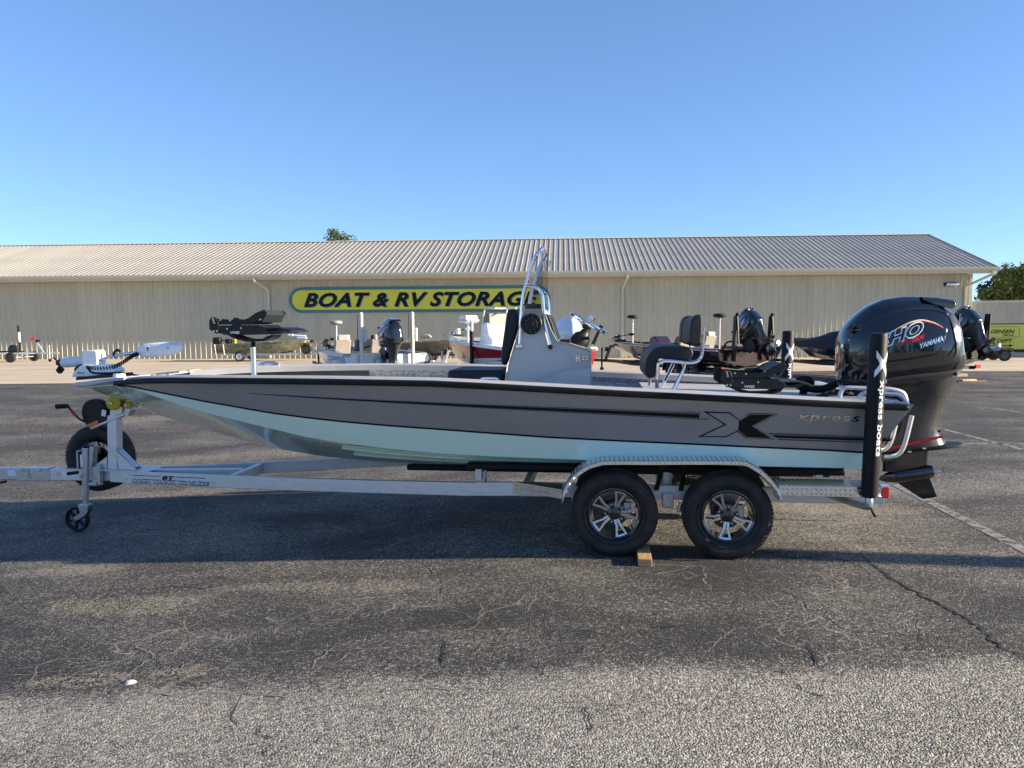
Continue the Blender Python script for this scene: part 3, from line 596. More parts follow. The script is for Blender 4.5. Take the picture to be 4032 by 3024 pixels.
# ------------------------------------------------------------------ metal fence to the right of the building
fn=thing('metal_fence','ribbed beige metal fence running from the building corner','fence',(0,42.8,-.09),-TH)
mb,_=panel_mesh('fence_panel',(0,0),(0,3.02),'beige_metal'); fp=mb.build('fence_panel','beige_metal',fn,ang=20,recalc=False); fp.location=(WALL_R+.06,.35,0)
FD=Vector((math.cos(R(-10)),math.sin(R(-10)),0))
fp.rotation_euler=(0,0,R(-10))
for i in range(1,14):
    o=bpy.data.objects.new('fence_panel',fp.data); COL.objects.link(o); o.parent=fn; o.location=Vector((WALL_R+.06,.35,0))+FD*PW*i; o.rotation_euler=(0,0,R(-10))
p=Vector((WALL_R+.06,.33,3.03)); MB().bar(p,p+FD*PW*14,.12,.13).build('fence_cap','trim_metal',fn)
# ================================================================== the boat
BO=(0.903,6.972,0); PSI=R(6.25)
boat=thing('fishing_boat','grey and seafoam green aluminium bay boat with black X stripe on silver trailer','boat',BO,-PSI)
HX=[r[0] for r in HULLROWS]
KZ=[1.129,1.064,.999,.918,.858,.803,.719,.644,.580,.535,.505,.485,.47,.465,.46,.46,.46,.46,.46,.46,.46]
XS=[-5.10]+HX+[2.15]
def row(x):
    xx=max(HX[0],min(HX[-1],x))
    yg=interp(xx,HX,[r[1] for r in HULLROWS]); zg=interp(x,[-5.1]+HX+[2.16],[1.222]+[r[2] for r in HULLROWS]+[1.170])
    H2=[r for r in HULLROWS if r[3] is not None]; h2=[r[0] for r in H2]
    zl=interp(xx,h2,[r[3] for r in H2]); zc=interp(xx,h2,[r[5] for r in H2]); yc=interp(xx,HX,[r[4] for r in HULLROWS])
    zk=interp(xx,HX,KZ)
    if x<-4.42:
        zl=zg-.035; zc=zg-.042; yc=yg-.008
    if x<-5.0: yg=.17;yc=.165;zk=1.165;zl=zg-.03;zc=zg-.04
    return yg,zg,zl,yc,zc,zk
def flank(x,z,s=-1):
    yg,zg,zl,yc,zc,zk=row(x); t=max(0,min(1,(z-zc)/(zg-zc))); t=t**.85
    return s*(yc+(yg-yc)*t)
def trans_shift(x,z):     # raked transom: lower points pulled forward near the stern
    if x<1.6: return x
    return x-(x-1.6)/.55*max(0,1.17-z)*.62
def station(x):
    yg,zg,zl,yc,zc,zk=row(x); pts=[]
    for t in (0,.34,.67): 
        z=zg-(zg-zl)*t; pts.append((trans_shift(x,z),flank(x,z),z))
    pts.append((trans_shift(x,zl),flank(x,zl),zl))
    z=(zl+zc)/2; pts.append((trans_shift(x,z),flank(x,z),z)); pts.append((trans_shift(x,zc),-yc,zc))
    bl=max(0,min(1,(x+4.6)/2.2))            # bow sections are rounder
    for t in (.22,.45,.7,.88):
        y=yc*(1-t); zz=zc+(zk-zc)*(t**(1.05 if bl>.9 else .78+.27*bl)); pts.append((trans_shift(x,zz),-y,zz))
    pts.append((trans_shift(x,zk),0,zk))
    half=pts; full=half+[(a,-b,c) for a,b,c in half[-2::-1]]
    return full
fx=[]
for i in range(len(XS)-1):
    n=3
    fx+=[XS[i]+(XS[i+1]-XS[i])*k/n for k in range(n)]
fx.append(XS[-1])
rings=[station(x) for x in fx]
mb=MB(); n=len(rings[0]); o=0
for r in rings: mb.v+=r
for i in range(len(rings)-1):
    for j in range(n-1):
        mb.f.append((i*n+j,(i+1)*n+j,(i+1)*n+j+1,i*n+j+1)); mb.m.append(1 if (j<3 or j>=n-4) else 0)
mb.f.append(tuple((len(rings)-1)*n+j for j in range(n))); mb.m.append(1)
mb.f.append(tuple(range(n))); mb.m.append(0)
hull=mb.build('hull',['hull_green','hull_grey'],boat,ang=28)
# pinstripe between the two colours, rub rails, spray strakes
def strip_on_flank(lo,hi,x0,x1,name,mat,parent,off=.003,n=60,side=-1):
    mb=MB(); A=[];B=[]
    for k in range(n+1):
        x=x0+(x1-x0)*k/n; za=lo(x);zb=hi(x)
        A.append((trans_shift(x,za),flank(x,za,side)+side*off,za)); B.append((trans_shift(x,zb),flank(x,zb,side)+side*off,zb))
    mb.add(A+B,[(i,i+1,n+2+i,n+1+i) for i in range(n)]); return mb.build(name,mat,parent,recalc=False)
for s in(-1,1):
    strip_on_flank(lambda x:row(x)[2]-.007,lambda x:row(x)[2]+.007,-4.4,2.14,'pinstripe','decal_black',hull,side=s)
    pts=[(x,s*(row(x)[0]+.012),row(x)[1]-.022) for x in [-4.42+.1*k for k in range(66)]]
    mb=MB(); rr=[]
    for x,y,z in pts: rr.append([(x,y-s*.03,z+.024),(x,y+s*.006,z+.022),(x,y+s*.016,z+.010),(x,y+s*.016,z-.012),(x,y+s*.006,z-.022),(x,y-s*.03,z-.024)])
    mb.loft(rr); mb.build('rub_rail','black_rubber',boat,ang=30)
    MB().sphere((2.085,s*1.205,1.150),.026,sc=(1.2,1,.95)).build('rail_end_cap','black_plastic',boat)
    for fr in(.3,.62):
        pts=[(x,s*row(x)[3]*(1-fr),row(x)[4]+(row(x)[5]-row(x)[4])*fr-.004) for x in [-2.3+.2*k for k in range(21)]]
        MB().tube(pts,.012,6).build('spray_strake','hull_green',hull)
# flank graphics -------------------------------------------------
def flank_poly(poly,name,mat,off=.0035,parent=hull):
    cx=sum(p[0] for p in poly)/len(poly)
    mb=MB(); mb.add([(trans_shift(x,z)*0+x,flank(x,z)-off,z) for x,z in poly],[tuple(range(len(poly)))])
    return mb.build(name,mat,parent,recalc=False)
flank_poly(G_XOUT,'emblem_outline','decal_black',.003)
flank_poly(G_XIN,'emblem_field','hull_grey',.0045)
def inset(poly,d):
    cx=sum(p[0] for p in poly)/len(poly); cz=sum(p[1] for p in poly)/len(poly); return [(cx+(x-cx)*(1-d),cz+(z-cz)*(1-d)) for x,z in poly]
x0=[p for p in G_XBLK]
flank_poly([(x+.002,z) for x,z in [(.924,1.050),(1.0,1.093),(1.186,1.091),(1.027,.998),(1.178,.9),(.988,.909),(.919,.957)]],'emblem_gap','hull_grey',.0045)
flank_poly(G_XBLK,'emblem_half','decal_black',.006)
TL=lambda x:interp(x,[p[0] for p in G_TOPLINE],[p[1] for p in G_TOPLINE])
wid=lambda x:.004+.046*max(0,min(1,(x+2.97)/3.6))
strip_on_flank(lambda x:TL(x)-wid(x)*.82,lambda x:TL(x)-wid(x)*.22,-2.95,.63,'stripe','decal_black',hull,.0035)
strip_on_flank(lambda x:TL(x)-wid(x)*.10,lambda x:TL(x),-2.97,.64,'stripe','decal_black',hull,.0035)
strip_on_flank(lambda x:TL(x)-wid(x)*1.02,lambda x:TL(x)-wid(x)*.92,-2.9,.70,'stripe','decal_black',hull,.0035)
for P in(G_STRIPE2,G_STRIPE2A,G_STRIPE2B): flank_poly(P,'stripe','decal_black')
lettering('maker_lettering','xpress',.445,.062,lambda a,c,d:(1.335+a,flank(1.335+a,1.028-a*.02+c)-.002-d,1.028-a*.02+c),'chrome',hull,shear=.15,bold=.012,depth=.008,space=1.12)
# deck, coamings, interior ---------------------------------------
def cap_ring(x,s):
    yg,zg,*_=row(x); yi=max(.02,yg-.17)
    return [(x,s*(yg-.004),zg+.004),(x,s*(yg-.03),zg+.018),(x,s*(yi+.02),zg+.018),(x,s*yi,zg+.004),(x,s*yi,zg-.05),(x,s*(yi+.02),zg-.05)]
for s in(-1,1):
    MB().loft([cap_ring(x,s) for x in [-4.3+.1*k for k in range(64)]]).build('gunwale_cap','deck_grey',boat,ang=30)
    A=[];xs=[-2.56+.1*k for k in range(46)]
    rr=[]
    for x in xs:
        yg,zg,zl,yc,zc,zk=row(x); yi=yg-.15; rr.append([(x,s*yi,zg-.045),(x,s*(yi+.035),zg-.10),(x,s*(yi+.03),zg-.13),(x,s*(yi-.01),max(.80,zc+.06))])
    MB().loft(rr,closed=False,caps=False).build('side_liner','liner',boat,recalc=False)
def deck(name,x0,x1,z0,z1,mat='deck_grey',n=14,drop=None,marg=.16):
    mb=MB(); A=[];B=[]
    for k in range(n+1):
        x=x0+(x1-x0)*k/n; y=max(.05,row(x)[0]-marg); z=z0+(z1-z0)*k/n; A.append((x,-y,z));B.append((x,y,z))
    mb.add(A+B,[(i,i+1,n+2+i,n+1+i) for i in range(n)])
    if drop is not None:
        xe,ze_,zb=drop; y=row(xe)[0]-marg; mb.add([(xe,-y,ze_),(xe,y,ze_),(xe,y,zb),(xe,-y,zb)],[(0,1,2,3)])
    return mb.build(name,mat,boat,recalc=False)
fd=deck('front_deck',-4.3,-2.55,1.262,1.228,drop=(-2.55,1.228,.92))
deck('cockpit_floor',-2.3,2.0,.84,.82,marg=.24)
rd=deck('rear_deck',.30,1.98,1.168,1.125,drop=(.30,1.168,.82))
MB().box((-3.55,.0,1.248),(.62,.9,.012),rot=Matrix.Rotation(R(1.1),3,'Y')).build('deck_hatch','deck_grey',fd,bevel=.004)
MB().box((.95,-.25,1.155),(.03,.30,.008),rot=Matrix.Rotation(R(1.5),3,'Y')).build('hatch_seam','black_rubber',rd)
# bow cap plate
nose=MB()
top=[(-5.12,-.16),(-5.02,-.27),(-4.8,-.40),(-4.6,-.505),(-4.42,-.60),(-4.28,-.665)]
up=[(x,y,row(x)[1]+.012+(0.012 if x>-4.7 else 0)) for x,y in top]; full=up+[(x,-y,z) for x,y,z in up[::-1]]
lowr=[(x,y*1.02,z-(.038 if x<-4.55 else .028)) for x,y,z in full]
nose.add(full+lowr,[tuple(range(12)),tuple(range(23,11,-1))]+[(i,i+12,(i+1)%12+12,(i+1)%12) for i in range(12)])
nose.build('bow_plate','deck_grey',boat,ang=30,bevel=.006)
MB().lathe([(.0,0),(.05,0),(.056,.012),(.05,.05),(.0,.052)],(-4.50,-.40,1.285),(0,0,1),20).build('deck_light','white_plastic',boat)
for s in(1,):
    cl=MB().lathe([(0,0),(.085,0),(.085,.01),(.07,.016),(0,.016)],(0,0,0),(0,0,1),24).xf(Matrix.Translation((-3.62,.86,1.352))@Matrix.Diagonal((1.5,.55,1,1))).build('pop_up_cleat','chrome',boat)
MB().tube([(-3.72,.86,1.368),(-3.66,.86,1.384),(-3.58,.86,1.384),(-3.52,.86,1.368)],.012,8).build('cleat_bar','chrome',boat)
# far-side stern box and motor well walls (stern corner deck with cleat)
mb=MB(); mb.prism([(1.42,1.12),(1.60,1.205),(2.12,1.182),(2.12,1.11)],.55,1.06); mb.build('stern_corner_deck','deck_grey',boat,bevel=.012)
mb=MB(); mb.prism([(1.62,1.11),(1.74,1.178),(2.12,1.168),(2.12,1.10)],-1.06,-.55); mb.build('stern_corner_deck','deck_grey',boat,bevel=.012)
MB().box((1.78,.80,1.206),(.09,.03,.012)).build('stern_cleat','chrome',boat,bevel=.004)
# console ---------------------------------------------------------
cz=[(x,max(z,1.0)) for x,z in CONSOLE]; cz[0]=(-1.005,.83); cz[-1]=(-.185,.83)
cons=MB()
def csec(y,ins):
    cx=sum(p[0] for p in cz)/len(cz); cc=1.35
    return [(cx+(x-cx)*(1-ins),y,cc+(z-cc)*(1-ins) if z>.9 else z) for x,z in cz]
cons.loft([csec(-.345,.06),csec(-.37,.012),csec(-.38,0),csec(.38,0),csec(.37,.012),csec(.345,.06)],caps=True)
cons=cons.build('console','console_grey',boat,ang=42)
# crease panel on the console side
cr=[(x,z) for x,z in CREASE]
MB().add([(cr[0][0],-.381,cr[0][1]),(cr[1][0],-.3865,cr[1][1]),(cr[2][0],-.3865,cr[2][1]),(cr[2][0],-.3865,.85),(-.62,-.3865,.95),(cr[0][0]-.06,-.381,.85)],[(0,1,2,3,4,5)]).build('console_recess','console_grey',cons,recalc=False)
MB().tube([(cr[0][0],-.382,cr[0][1]),(cr[1][0],-.386,cr[1][1]),(cr[2][0]-.01,-.386,cr[2][1])],.006,6).build('console_crease','console_grey',cons)
# front lean cushion
cu=[(p[0]-.02,p[1]) for p in [(-.905,1.86),(-.885,1.905),(-.825,1.905),(-.80,1.80),(-.825,1.69),(-.915,1.40),(-.955,1.425),(-.955,1.52)]]
MB().prism(cu,-.30,.30).build('lean_cushion','vinyl',cons,bevel=.022,seg=3)
# forward seat cushion in front of the console, with its grab handle
MB().box((-1.20,-.02,1.315),(.50,.66,.11)).build('forward_cushion','vinyl',boat,bevel=.035,seg=3)
MB().box((-1.20,-.02,1.05),(.46,.62,.44)).build('forward_seat_box','console_grey',boat,bevel=.02)
MB().tube(smooth_path([(-1.16,-.36,1.24),(-1.15,-.375,1.285),(-1.12,-.38,1.30),(-1.02,-.38,1.30),(-.985,-.375,1.285),(-.975,-.36,1.24)],4),.010,8).build('grab_handle','chrome',boat)
# windshield frame, glass, black base
for s in(-1,1):
    MB().tube(smooth_path([(x,s*(.355-.02*max(0,(z-1.9)*1.2)),z) for x,z in RAIL1[:-1]]+[(-.613,s*.28,2.425)],5),.016,10).build('windshield_rail','chrome',cons)
    MB().tube(smooth_path([(x,s*.36,z) for x,z in RAIL2],5),.016,10).build('windshield_brace','chrome',cons)
    MB().lathe([(0,0),(.026,0),(.026,.008),(.018,.012),(0,.012)],(-.806,s*.381,1.577),(0,s,0),16).build('rail_foot','chrome',cons)
    MB().lathe([(0,0),(.022,0),(.022,.01),(0,.014)],(-.535,s*.381,1.573),(0,s,0),16).build('rail_foot','black_plastic',cons)
    # speakers
    sp=MB(); sp.lathe([(.090,0),(.092,.008),(.086,.014),(.072,.012),(.070,.004),(.020,.002),(.0,.002)],(-.697,s*.38,1.772),(0,s,0),36)
    sp=sp.build('speaker','black_plastic',cons)
    gr=MB()
    for k in range(10):
        t=2*math.pi*k/10+.15; gr.bar((-.697+.026*math.cos(t),s*.394,1.772+.026*math.sin(t)),(-.697+.080*math.cos(t),s*.394,1.772+.080*math.sin(t)),.006,.008,(0,1,0))
    for rr_ in(.050,): gr.tube([(-.697+rr_*math.cos(t),s*.394,1.772+rr_*math.sin(t)) for t in [2*math.pi*k/24 for k in range(24)]],.0035,6,closed=True)
    gr.build('speaker_grille','grille',sp)
    MB().lathe([(.030,0),(.028,.014),(.018,.018),(.0,.019)],(-.697,s*.385,1.772),(0,s,0),20).build('speaker_cone','black_alu',sp)
MB().tube(smooth_path([(-.613,-.28,2.425),(-.612,-.2,2.432),(-.612,.2,2.432),(-.613,.28,2.425)],3),.016,10).build('windshield_rail','chrome',cons)
gl=MB(); G=[(-.757,1.95),(-.735,2.10),(-.690,2.245),(-.65,2.335),(-.618,2.40)]
A=[]
for k in range(13):
    t=-1+2*k/12; yy=.335*t; bow=.06*(1-t*t)
    A.append([(x-.0-bow+.055+( .085 if abs(t)>.99 else .0)*0,yy,z-.03) for x,z in G])
gl.loft(A,closed=False,caps=False)
for s in(-1,1):
    W=[(-.757+.055,s*.335,1.92),(-.735+.055,s*.335,2.07),(-.69+.055,s*.335,2.215),(-.65+.055,s*.335,2.305),(-.618+.055,s*.335,2.37)]
    gl.add(W+[(-.612,s*.352,1.92),(-.600,s*.352,2.09),(-.595,s*.345,2.22),(-.590,s*.34,2.31),(-.585,s*.338,2.37)],[(i,i+1,6+i,5+i) for i in range(4)])
gl.build('windshield','glass',cons,ang=60,recalc=False)
MB().prism([(-.762,1.897),(-.757,1.948),(-.615,1.945),(-.613,1.897)],-.345,.345).build('windshield_base','gloss_black',cons,bevel=.006)
lettering('badge_number','22',.062,.034,lambda a,c,d:(-.268+a,-.3815-d,1.462+c),'chrome',cons,bold=.02,depth=.008)
lettering('badge_letter','H',.036,.060,lambda a,c,d:(-.316+a,-.3815-d,1.446+c),'chrome',cons,bold=.05,depth=.012)
MB().lathe([(0,0),(.030,0),(.030,.005),(0,.006)],(-.312,-.381,1.478),(0,-1,0),20).build('badge_disc','console_grey',cons)
# helm: dash pod, gauges, column, wheel with knob
MB().prism([(-.60,1.86),(-.555,1.855),(-.53,1.80),(-.49,1.68),(-.47,1.63),(-.50,1.63),(-.56,1.78)],-.30,.30).build('dash','black_plastic',cons,bevel=.01)
MB().box((-.41,-.28,1.622),(.10,.10,.03)).build('switch_pod','black_plastic',cons,bevel=.008)
ax=Vector((.50,0,.866)).normalized(); wc=Vector((-.208,-.10,1.775)); col0=Vector((-.31,-.10,1.575))
MB().lathe([(.085,-.02),(.085,.05),(.075,.10),(.05,.125),(.035,.16),(.03,.2)],col0,ax,20,caps=True).build('steering_column','black_plastic',cons)
uu=Vector((.866,0,-.5)); vv=Vector((0,1,0))
ring=[wc+(uu*math.cos(t)+vv*math.sin(t))*.178 for t in [2*math.pi*k/40 for k in range(40)]]
sw=MB().tube(ring,.0165,10,closed=True).build('steering_wheel','chrome',cons)
for k in range(3):
    t=2*math.pi*k/3+.4; e=wc+(uu*math.cos(t)+vv*math.sin(t))*.172; MB().bar(wc-ax*.045,e,.028,.008,ax).build('wheel_spoke','chrome',sw)
MB().lathe([(.0,-.06),(.03,-.06),(.045,-.03),(.03,-.02),(0,-.015)],wc,ax,16).build('wheel_hub','black_plastic',sw)
kn=wc+(uu*-.10+vv*-.15)+ax*.02
MB().lathe([(.012,0),(.012,.03),(.028,.035),(.030,.07),(.02,.078),(0,.08)],wc+uu*.0-vv*.17,ax,16).build('steering_knob','chrome',sw)
MB().tube([(-.17,.25,1.58),(-.11,.27,1.72),(-.09,.27,1.755)],[.018,.014,.022],8).build('throttle_lever','black_plastic',cons)
# leaning seat -----------------------------------------------------
ls_=thing('x','x','x'); bpy.data.objects.remove(ls_)
frame=MB()
for s,yy in((-1,-.44),(1,.47)):
    frame.tube(smooth_path([(x,yy,z if z>1.21 else 1.10) for x,z in ST_TUBE1],4),.0165,10)
    frame.tube(smooth_path([(x,yy,z if z>1.21 else 1.10) for x,z in ST_TUBE2],4),.0165,10)
frame.tube([(.50,-.44,1.447),(.50,.47,1.447)],.014,8); frame.tube([(.755,-.44,1.60),(.755,.47,1.60)],.014,8)
frame.tube([(.74,-.44,1.575),(.80,-.44,1.575)],.014,8)
seat=frame.build('leaning_seat_frame','chrome',boat)
def pad(poly,y0,y1,name,mat='vinyl',bev=.03,parent=seat): return MB().prism(poly,y0,y1).build(name,mat,parent,bevel=bev,seg=4,ang=60)
def rounded(poly,n=3): 
    P=[Vector((x,0,z)) for x,z in poly]; P=P+[P[0]]
    return [(p.x,p.z) for p in smooth_path(P,n)[:-1]]
sc_=rounded(SEATC,2)
for a,b in((-.42,-.245),(-.24,.27),(.275,.45)): pad(sc_,a,b,'seat_bolster' if b-a<.3 else 'seat_pad',bev=.02)
br=rounded([(x-.005,z) for x,z in BACKR],2)
for a,b in((-.42,-.245),(-.24,.27),(.275,.45)): pad(br if b-a<.3 else [(x+.006 if x<.7 else x,z-.008) for x,z in br],a,b,'back_bolster' if b-a<.3 else 'back_pad',bev=.02)
# folding fishing seats --------------------------------------------
def fold_seat(base_name,plate_lo,plate_hi,y0,y1,seat_top,back_top,parent_name,txt=True):
    pass
def side_plates(poly,ys,name,parent,th=.012,mat='black_alu',bev=.003):
    out=[]
    for y in ys: out.append(MB().prism(poly,y-th/2,y+th/2).build(name,mat,parent,bevel=bev))
    return out
ped=MB().tube([(-3.392,0,1.25),(-3.391,0,1.566)],.026,16).build('seat_pedestal','steel_post',boat)
MB().tube([(-3.391,0,1.566),(-3.391,0,1.63)],.015,10).build('pedestal_pin','black_plastic',ped)
sp=MB(); 
sp.tube([(-3.391+.021*math.cos(t),.021*math.sin(t),1.567+.055*t/(2*math.pi*5)) for t in [2*math.pi*5*k/60 for k in range(61)]],.004,6); sp.build('pedestal_spring','black_alu',ped)
def folding_seat(at,sc=1.0,rz=0,nm='folding_seat',lbl=None):
    """local: hinge at x=0, seat runs along +x, z=0 underside"""
    T=Matrix.Translation(at)@Matrix.Rotation(rz,4,'Z')@Matrix.Scale(sc,4)
    W=.21
    lo=[(0,.035),(0,.10),(.06,.105),(.34,.108),(.42,.108),(.47,.075),(.50,.045),(.47,.025),(.37,.02),(.10,.02),(.05,.035)]
    hi=[(.0,.17),(.06,.165),(.18,.155),(.28,.155),(.33,.175),(.39,.215),(.47,.245),(.50,.215),(.44,.17),(.38,.135),(.32,.115),(.06,.112),(.0,.115)]
    root=MB().prism([(.02,.06),(.55,.055),(.62,.075),(.66,.062),(.60,.03),(.10,.035)],-W+.01,W-.01).xf(T).build(nm,'vinyl',boat,bevel=.004)
    for y in(-W,W):
        MB().prism(lo,y-.006,y+.006).xf(T).build('side_plate','black_alu',root,bevel=.003)
        MB().prism(hi,y-.006,y+.006).xf(T).build('back_plate','black_alu',root,bevel=.003)
        h=MB(); h.prism([(-.04,.07),(.03,.03),(.05,.08),(.045,.15),(.02,.18),(-.02,.18),(-.04,.15)],y-.012-(.008 if y<0 else -.008),y+.006-(.008 if y<0 else -.008)); h.xf(T).build('hinge_plate','black_alu',root,bevel=.003)
        for bx,bz in((0,.165),(.005,.148),(.01,.13),(.005,.055),(.035,.055),(.07,.155),(.16,.148),(.13,.075),(.26,.08)):
            MB().lathe([(.009,0),(.008,.005),(0,.006)],(bx,y+(-.022 if y<0 else .022),bz),(0,-1 if y<0 else 1,0),10).xf(T).build('bolt','zinc',root)
    # seat mesh: thick curled panel across
    MB().prism([(.40,.105),(.47,.085),(.60,.088),(.68,.070),(.72,.045),(.71,.038),(.66,.055),(.59,.075),(.47,.070),(.42,.09)],-W+.006,W-.006).xf(T).build('seat_panel','vinyl',root,bevel=.004)
    MB().prism([(.45,.13),(.49,.20),(.475,.238),(.455,.243),(.40,.212),(.34,.172),(.35,.165),(.41,.195),(.45,.215),(.462,.20),(.43,.14)],-W+.006,W-.006).xf(T).build('back_panel','vinyl',root,bevel=.004)
    MB().prism([(.06,.018),(.14,-.02),(.25,-.045),(.40,-.04),(.48,-.01),(.50,.02),(.46,.015),(.40,-.015),(.25,-.02),(.16,.0),(.12,.018)],-.10,.10).xf(T).build('seat_mount','black_alu',root,bevel=.004)
    fn_=lambda a,c,d:tuple(T@Vector((.15+a,-W-.0065-d,.030+c)))
    lettering('seat_lettering','WISE',.085,.022,fn_,'decal_white',root,bold=.01,depth=.001)
    return root
folding_seat((-3.66,0,1.665),1.03)
folding_seat((.93,-.30,1.205),.98,0)
MB().tube([(1.20,-.30,1.10),(1.20,-.30,1.18)],.022,12).build('seat_pedestal','black_alu',boat)
# trolling motor ------------------------------------------------------
tm=MB().prism(TM_BASE,-.15,.02).build('trolling_motor','white_plastic',boat,bevel=.012,seg=3)
MB().prism(TM_BLOCK,-.14,.0).build('mount_head','white_plastic',tm,bevel=.02,seg=3)
p,q=Vector((-5.30,-.06,1.422)),Vector((-5.01,-.06,1.442)); d=(q-p).normalized()
MB().lathe([(.0,-.01),(.046,-.005),(.05,.02),(.05,.29),(.03,.31)],p,d,24).build('motor_housing','white_plastic',tm)
MB().lathe([(0,-.07),(.022,-.065),(.04,-.03),(.047,0),(.0,.005)],p,d,20).build('propeller_hub','black_plastic',tm)
for k in range(3):
    t=2*math.pi*k/3+.5; a=Vector((0,math.cos(t),math.sin(t)));mb=MB(); c=p-d*.035
    mb.loft([[c+a*.03+d*.012,c+a*.03+d*.018,c+a*.03-d*.012,c+a*.03-d*.018],[c+a*.07+d*.03+Vector((0,-a.z,a.y))*.02,c+a*.07+d*.034+Vector((0,-a.z,a.y))*.02,c+a*.07-d*.03-Vector((0,-a.z,a.y))*.02,c+a*.07-d*.034-Vector((0,-a.z,a.y))*.02],[c+a*.105+d*.012,c+a*.105+d*.016,c+a*.105-d*.016,c+a*.105-d*.02]])
    mb.build('propeller_blade','black_plastic',tm)
sh=MB().tube([(-4.98,-.06,1.463),(-4.50,-.06,1.522)],.0165,12).build('shaft','steel_post',tm)
MB().lathe([(.03,0),(.03,.012),(.02,.018)],(-4.945,-.06,1.467),(.99,0,.124),16).build('shaft_collar','black_plastic',tm)
hd=rounded(TM_HEAD,3); hc=(sum(x for x,z in hd)/len(hd),sum(z for x,z in hd)/len(hd)); mb=MB()
rr=[]
for y,s in((-.125,.80),(-.115,.92),(-.09,1),(-.03,1),(0,.95),(.015,.8)): rr.append([(hc[0]+(x-hc[0])*s,y,hc[1]+(z-hc[1])*s) for x,z in hd])
head=mb.loft(rr).build('control_head','white_plastic',tm,ang=50)
MB().lathe([(.028,0),(.028,.003),(.024,.004),(0,.004)],(-4.175,-.1252,1.562),(0,-1,0),20).build('head_button','decal_white',head)
lettering('head_mark','M',.018,.022,lambda a,c,d:(-4.184+a,-.1295-d,1.551+c),'black_plastic',head,depth=.001)
MB().prism([(-4.41,1.53),(-4.37,1.525),(-4.345,1.55),(-4.375,1.582),(-4.415,1.585)],-.127,-.1245).build('display_recess','decal_white',head)
MB().prism([(-4.385,1.535),(-4.372,1.536),(-4.372,1.547),(-4.385,1.547)],-.1295,-.1272).build('display_key','black_plastic',head)
MB().prism([(-4.388,1.552),(-4.370,1.553),(-4.370,1.570),(-4.388,1.570)],-.1295,-.1272).build('display_key','black_plastic',head)
lettering('base_mark','MINN KOTA',.075,.018,lambda a,c,d:(-5.09+a,-.1502-d,1.318+c),'black_plastic',tm,bold=.01,depth=.001)
# coil cord
pts=smooth_path([(x,-.14,z) for x,z in TM_CABLE],16); co=[]; N_=len(pts)
for i,pp in enumerate(pts):
    t=i*1.35; co.append(pp+Vector((0,math.cos(t)*.016,math.sin(t)*.017)))
MB().tube(smooth_path(co,2),.006,6).build('coil_cord','black_rubber',tm)
MB().tube(smooth_path([(-4.98,-.15,1.37),(-4.93,-.16,1.33),(-4.80,-.16,1.325),(-4.62,-.15,1.325),(-4.48,-.2,1.312),(-4.36,-.3,1.31)],6),.009,8).build('power_cable','black_rubber',tm)
MB().prism(TM_FOOT,-.19,.05).build('mount_plate','black_plastic',tm,bevel=.004)
MB().tube(smooth_path([(-4.76,-.05,1.47),(-4.765,-.075,1.505),(-4.74,-.075,1.535),(-4.72,-.07,1.545),(-4.70,-.07,1.525)],4),[.016]*8+[.014]*5+[.012]*4 if False else .013,8).build('shaft_clamp','black_plastic',tm)
MB().tube(smooth_path([(-4.93,-.1,1.43),(-4.93,-.12,1.45),(-4.89,-.12,1.455),(-4.86,-.1,1.43)],4),.004,6).build('pull_rope','black_rubber',tm)
MB().prism([(-5.135,1.28),(-5.17,1.30),(-5.16,1.37),(-5.10,1.42),(-5.085,1.44),(-5.07,1.41),(-5.12,1.35)],-.10,-.02).build('motor_cradle','black_plastic',tm,bevel=.004)
# ------------------------------------------------------------------ outboard
FZ=sorted([(z,x) for x,z in COWL_F]); RZ=sorted([(z,x) for x,z in COWL_R])
ZB=1.30; ZT=1.994
def ow(z):   # half width of the cowl by height
    return interp(z,[1.28,1.36,1.50,1.62,1.72,1.82,1.90,1.95,1.985,1.996],[.262,.285,.298,.292,.258,.208,.160,.120,.070,.03])
def oext(z):
    xf=interp(z,[a for a,_ in FZ],[b for _,b in FZ]); xr=interp(z,[a for a,_ in RZ],[b for _,b in RZ])
    if z>1.86: xr=min(xr,interp(z,[1.86,1.9,1.95,1.975,1.996],[2.87,2.86,2.85,2.76,2.56]))
    return xf,xr
def o_y(x,z,n=3.3):
    xf,xr=oext(z); c=(xf+xr)/2; h=max((xr-xf)/2,1e-3); t=min(1,abs((x-c)/h))
    # the cowl narrows towards the back
    k=1-.10*max(0,(x-c)/h)-.20*max(0,-(x-c)/h)**1.5
    return ow(z)*k*(1-t**n)**(1/n)
def cowl_ring(z,seg=44,n=3.3,grow=0,zfun=None):
    xf,xr=oext(z); c=(xf+xr)/2; h=(xr-xf)/2+grow; r=[]
    for k in range(seg):
        t=2*math.pi*k/seg; cx=math.copysign(abs(math.cos(t))**(2/n),math.cos(t)); sy=math.copysign(abs(math.sin(t))**(2/n),math.sin(t))
        x=c+h*cx; y=(ow(z)+grow)*(1-.10*max(0,cx)-.20*max(0,-cx)**1.5)*sy
        r.append((x,y,z if zfun is None else zfun(x,z)))
    return r
def lowtilt(x,z):     # lower edge of the cowl rises towards the back
    b=.10*max(0,(x-2.25))/.7; w=max(0,min(1,(1.62-z)/.34)); return z+b*w
zs=[1.285,1.30,1.33,1.37,1.42,1.48,1.54,1.60,1.66,1.71,1.76,1.80,1.835,1.865,1.89,1.912,1.932,1.95,1.965,1.977,1.986,1.993]
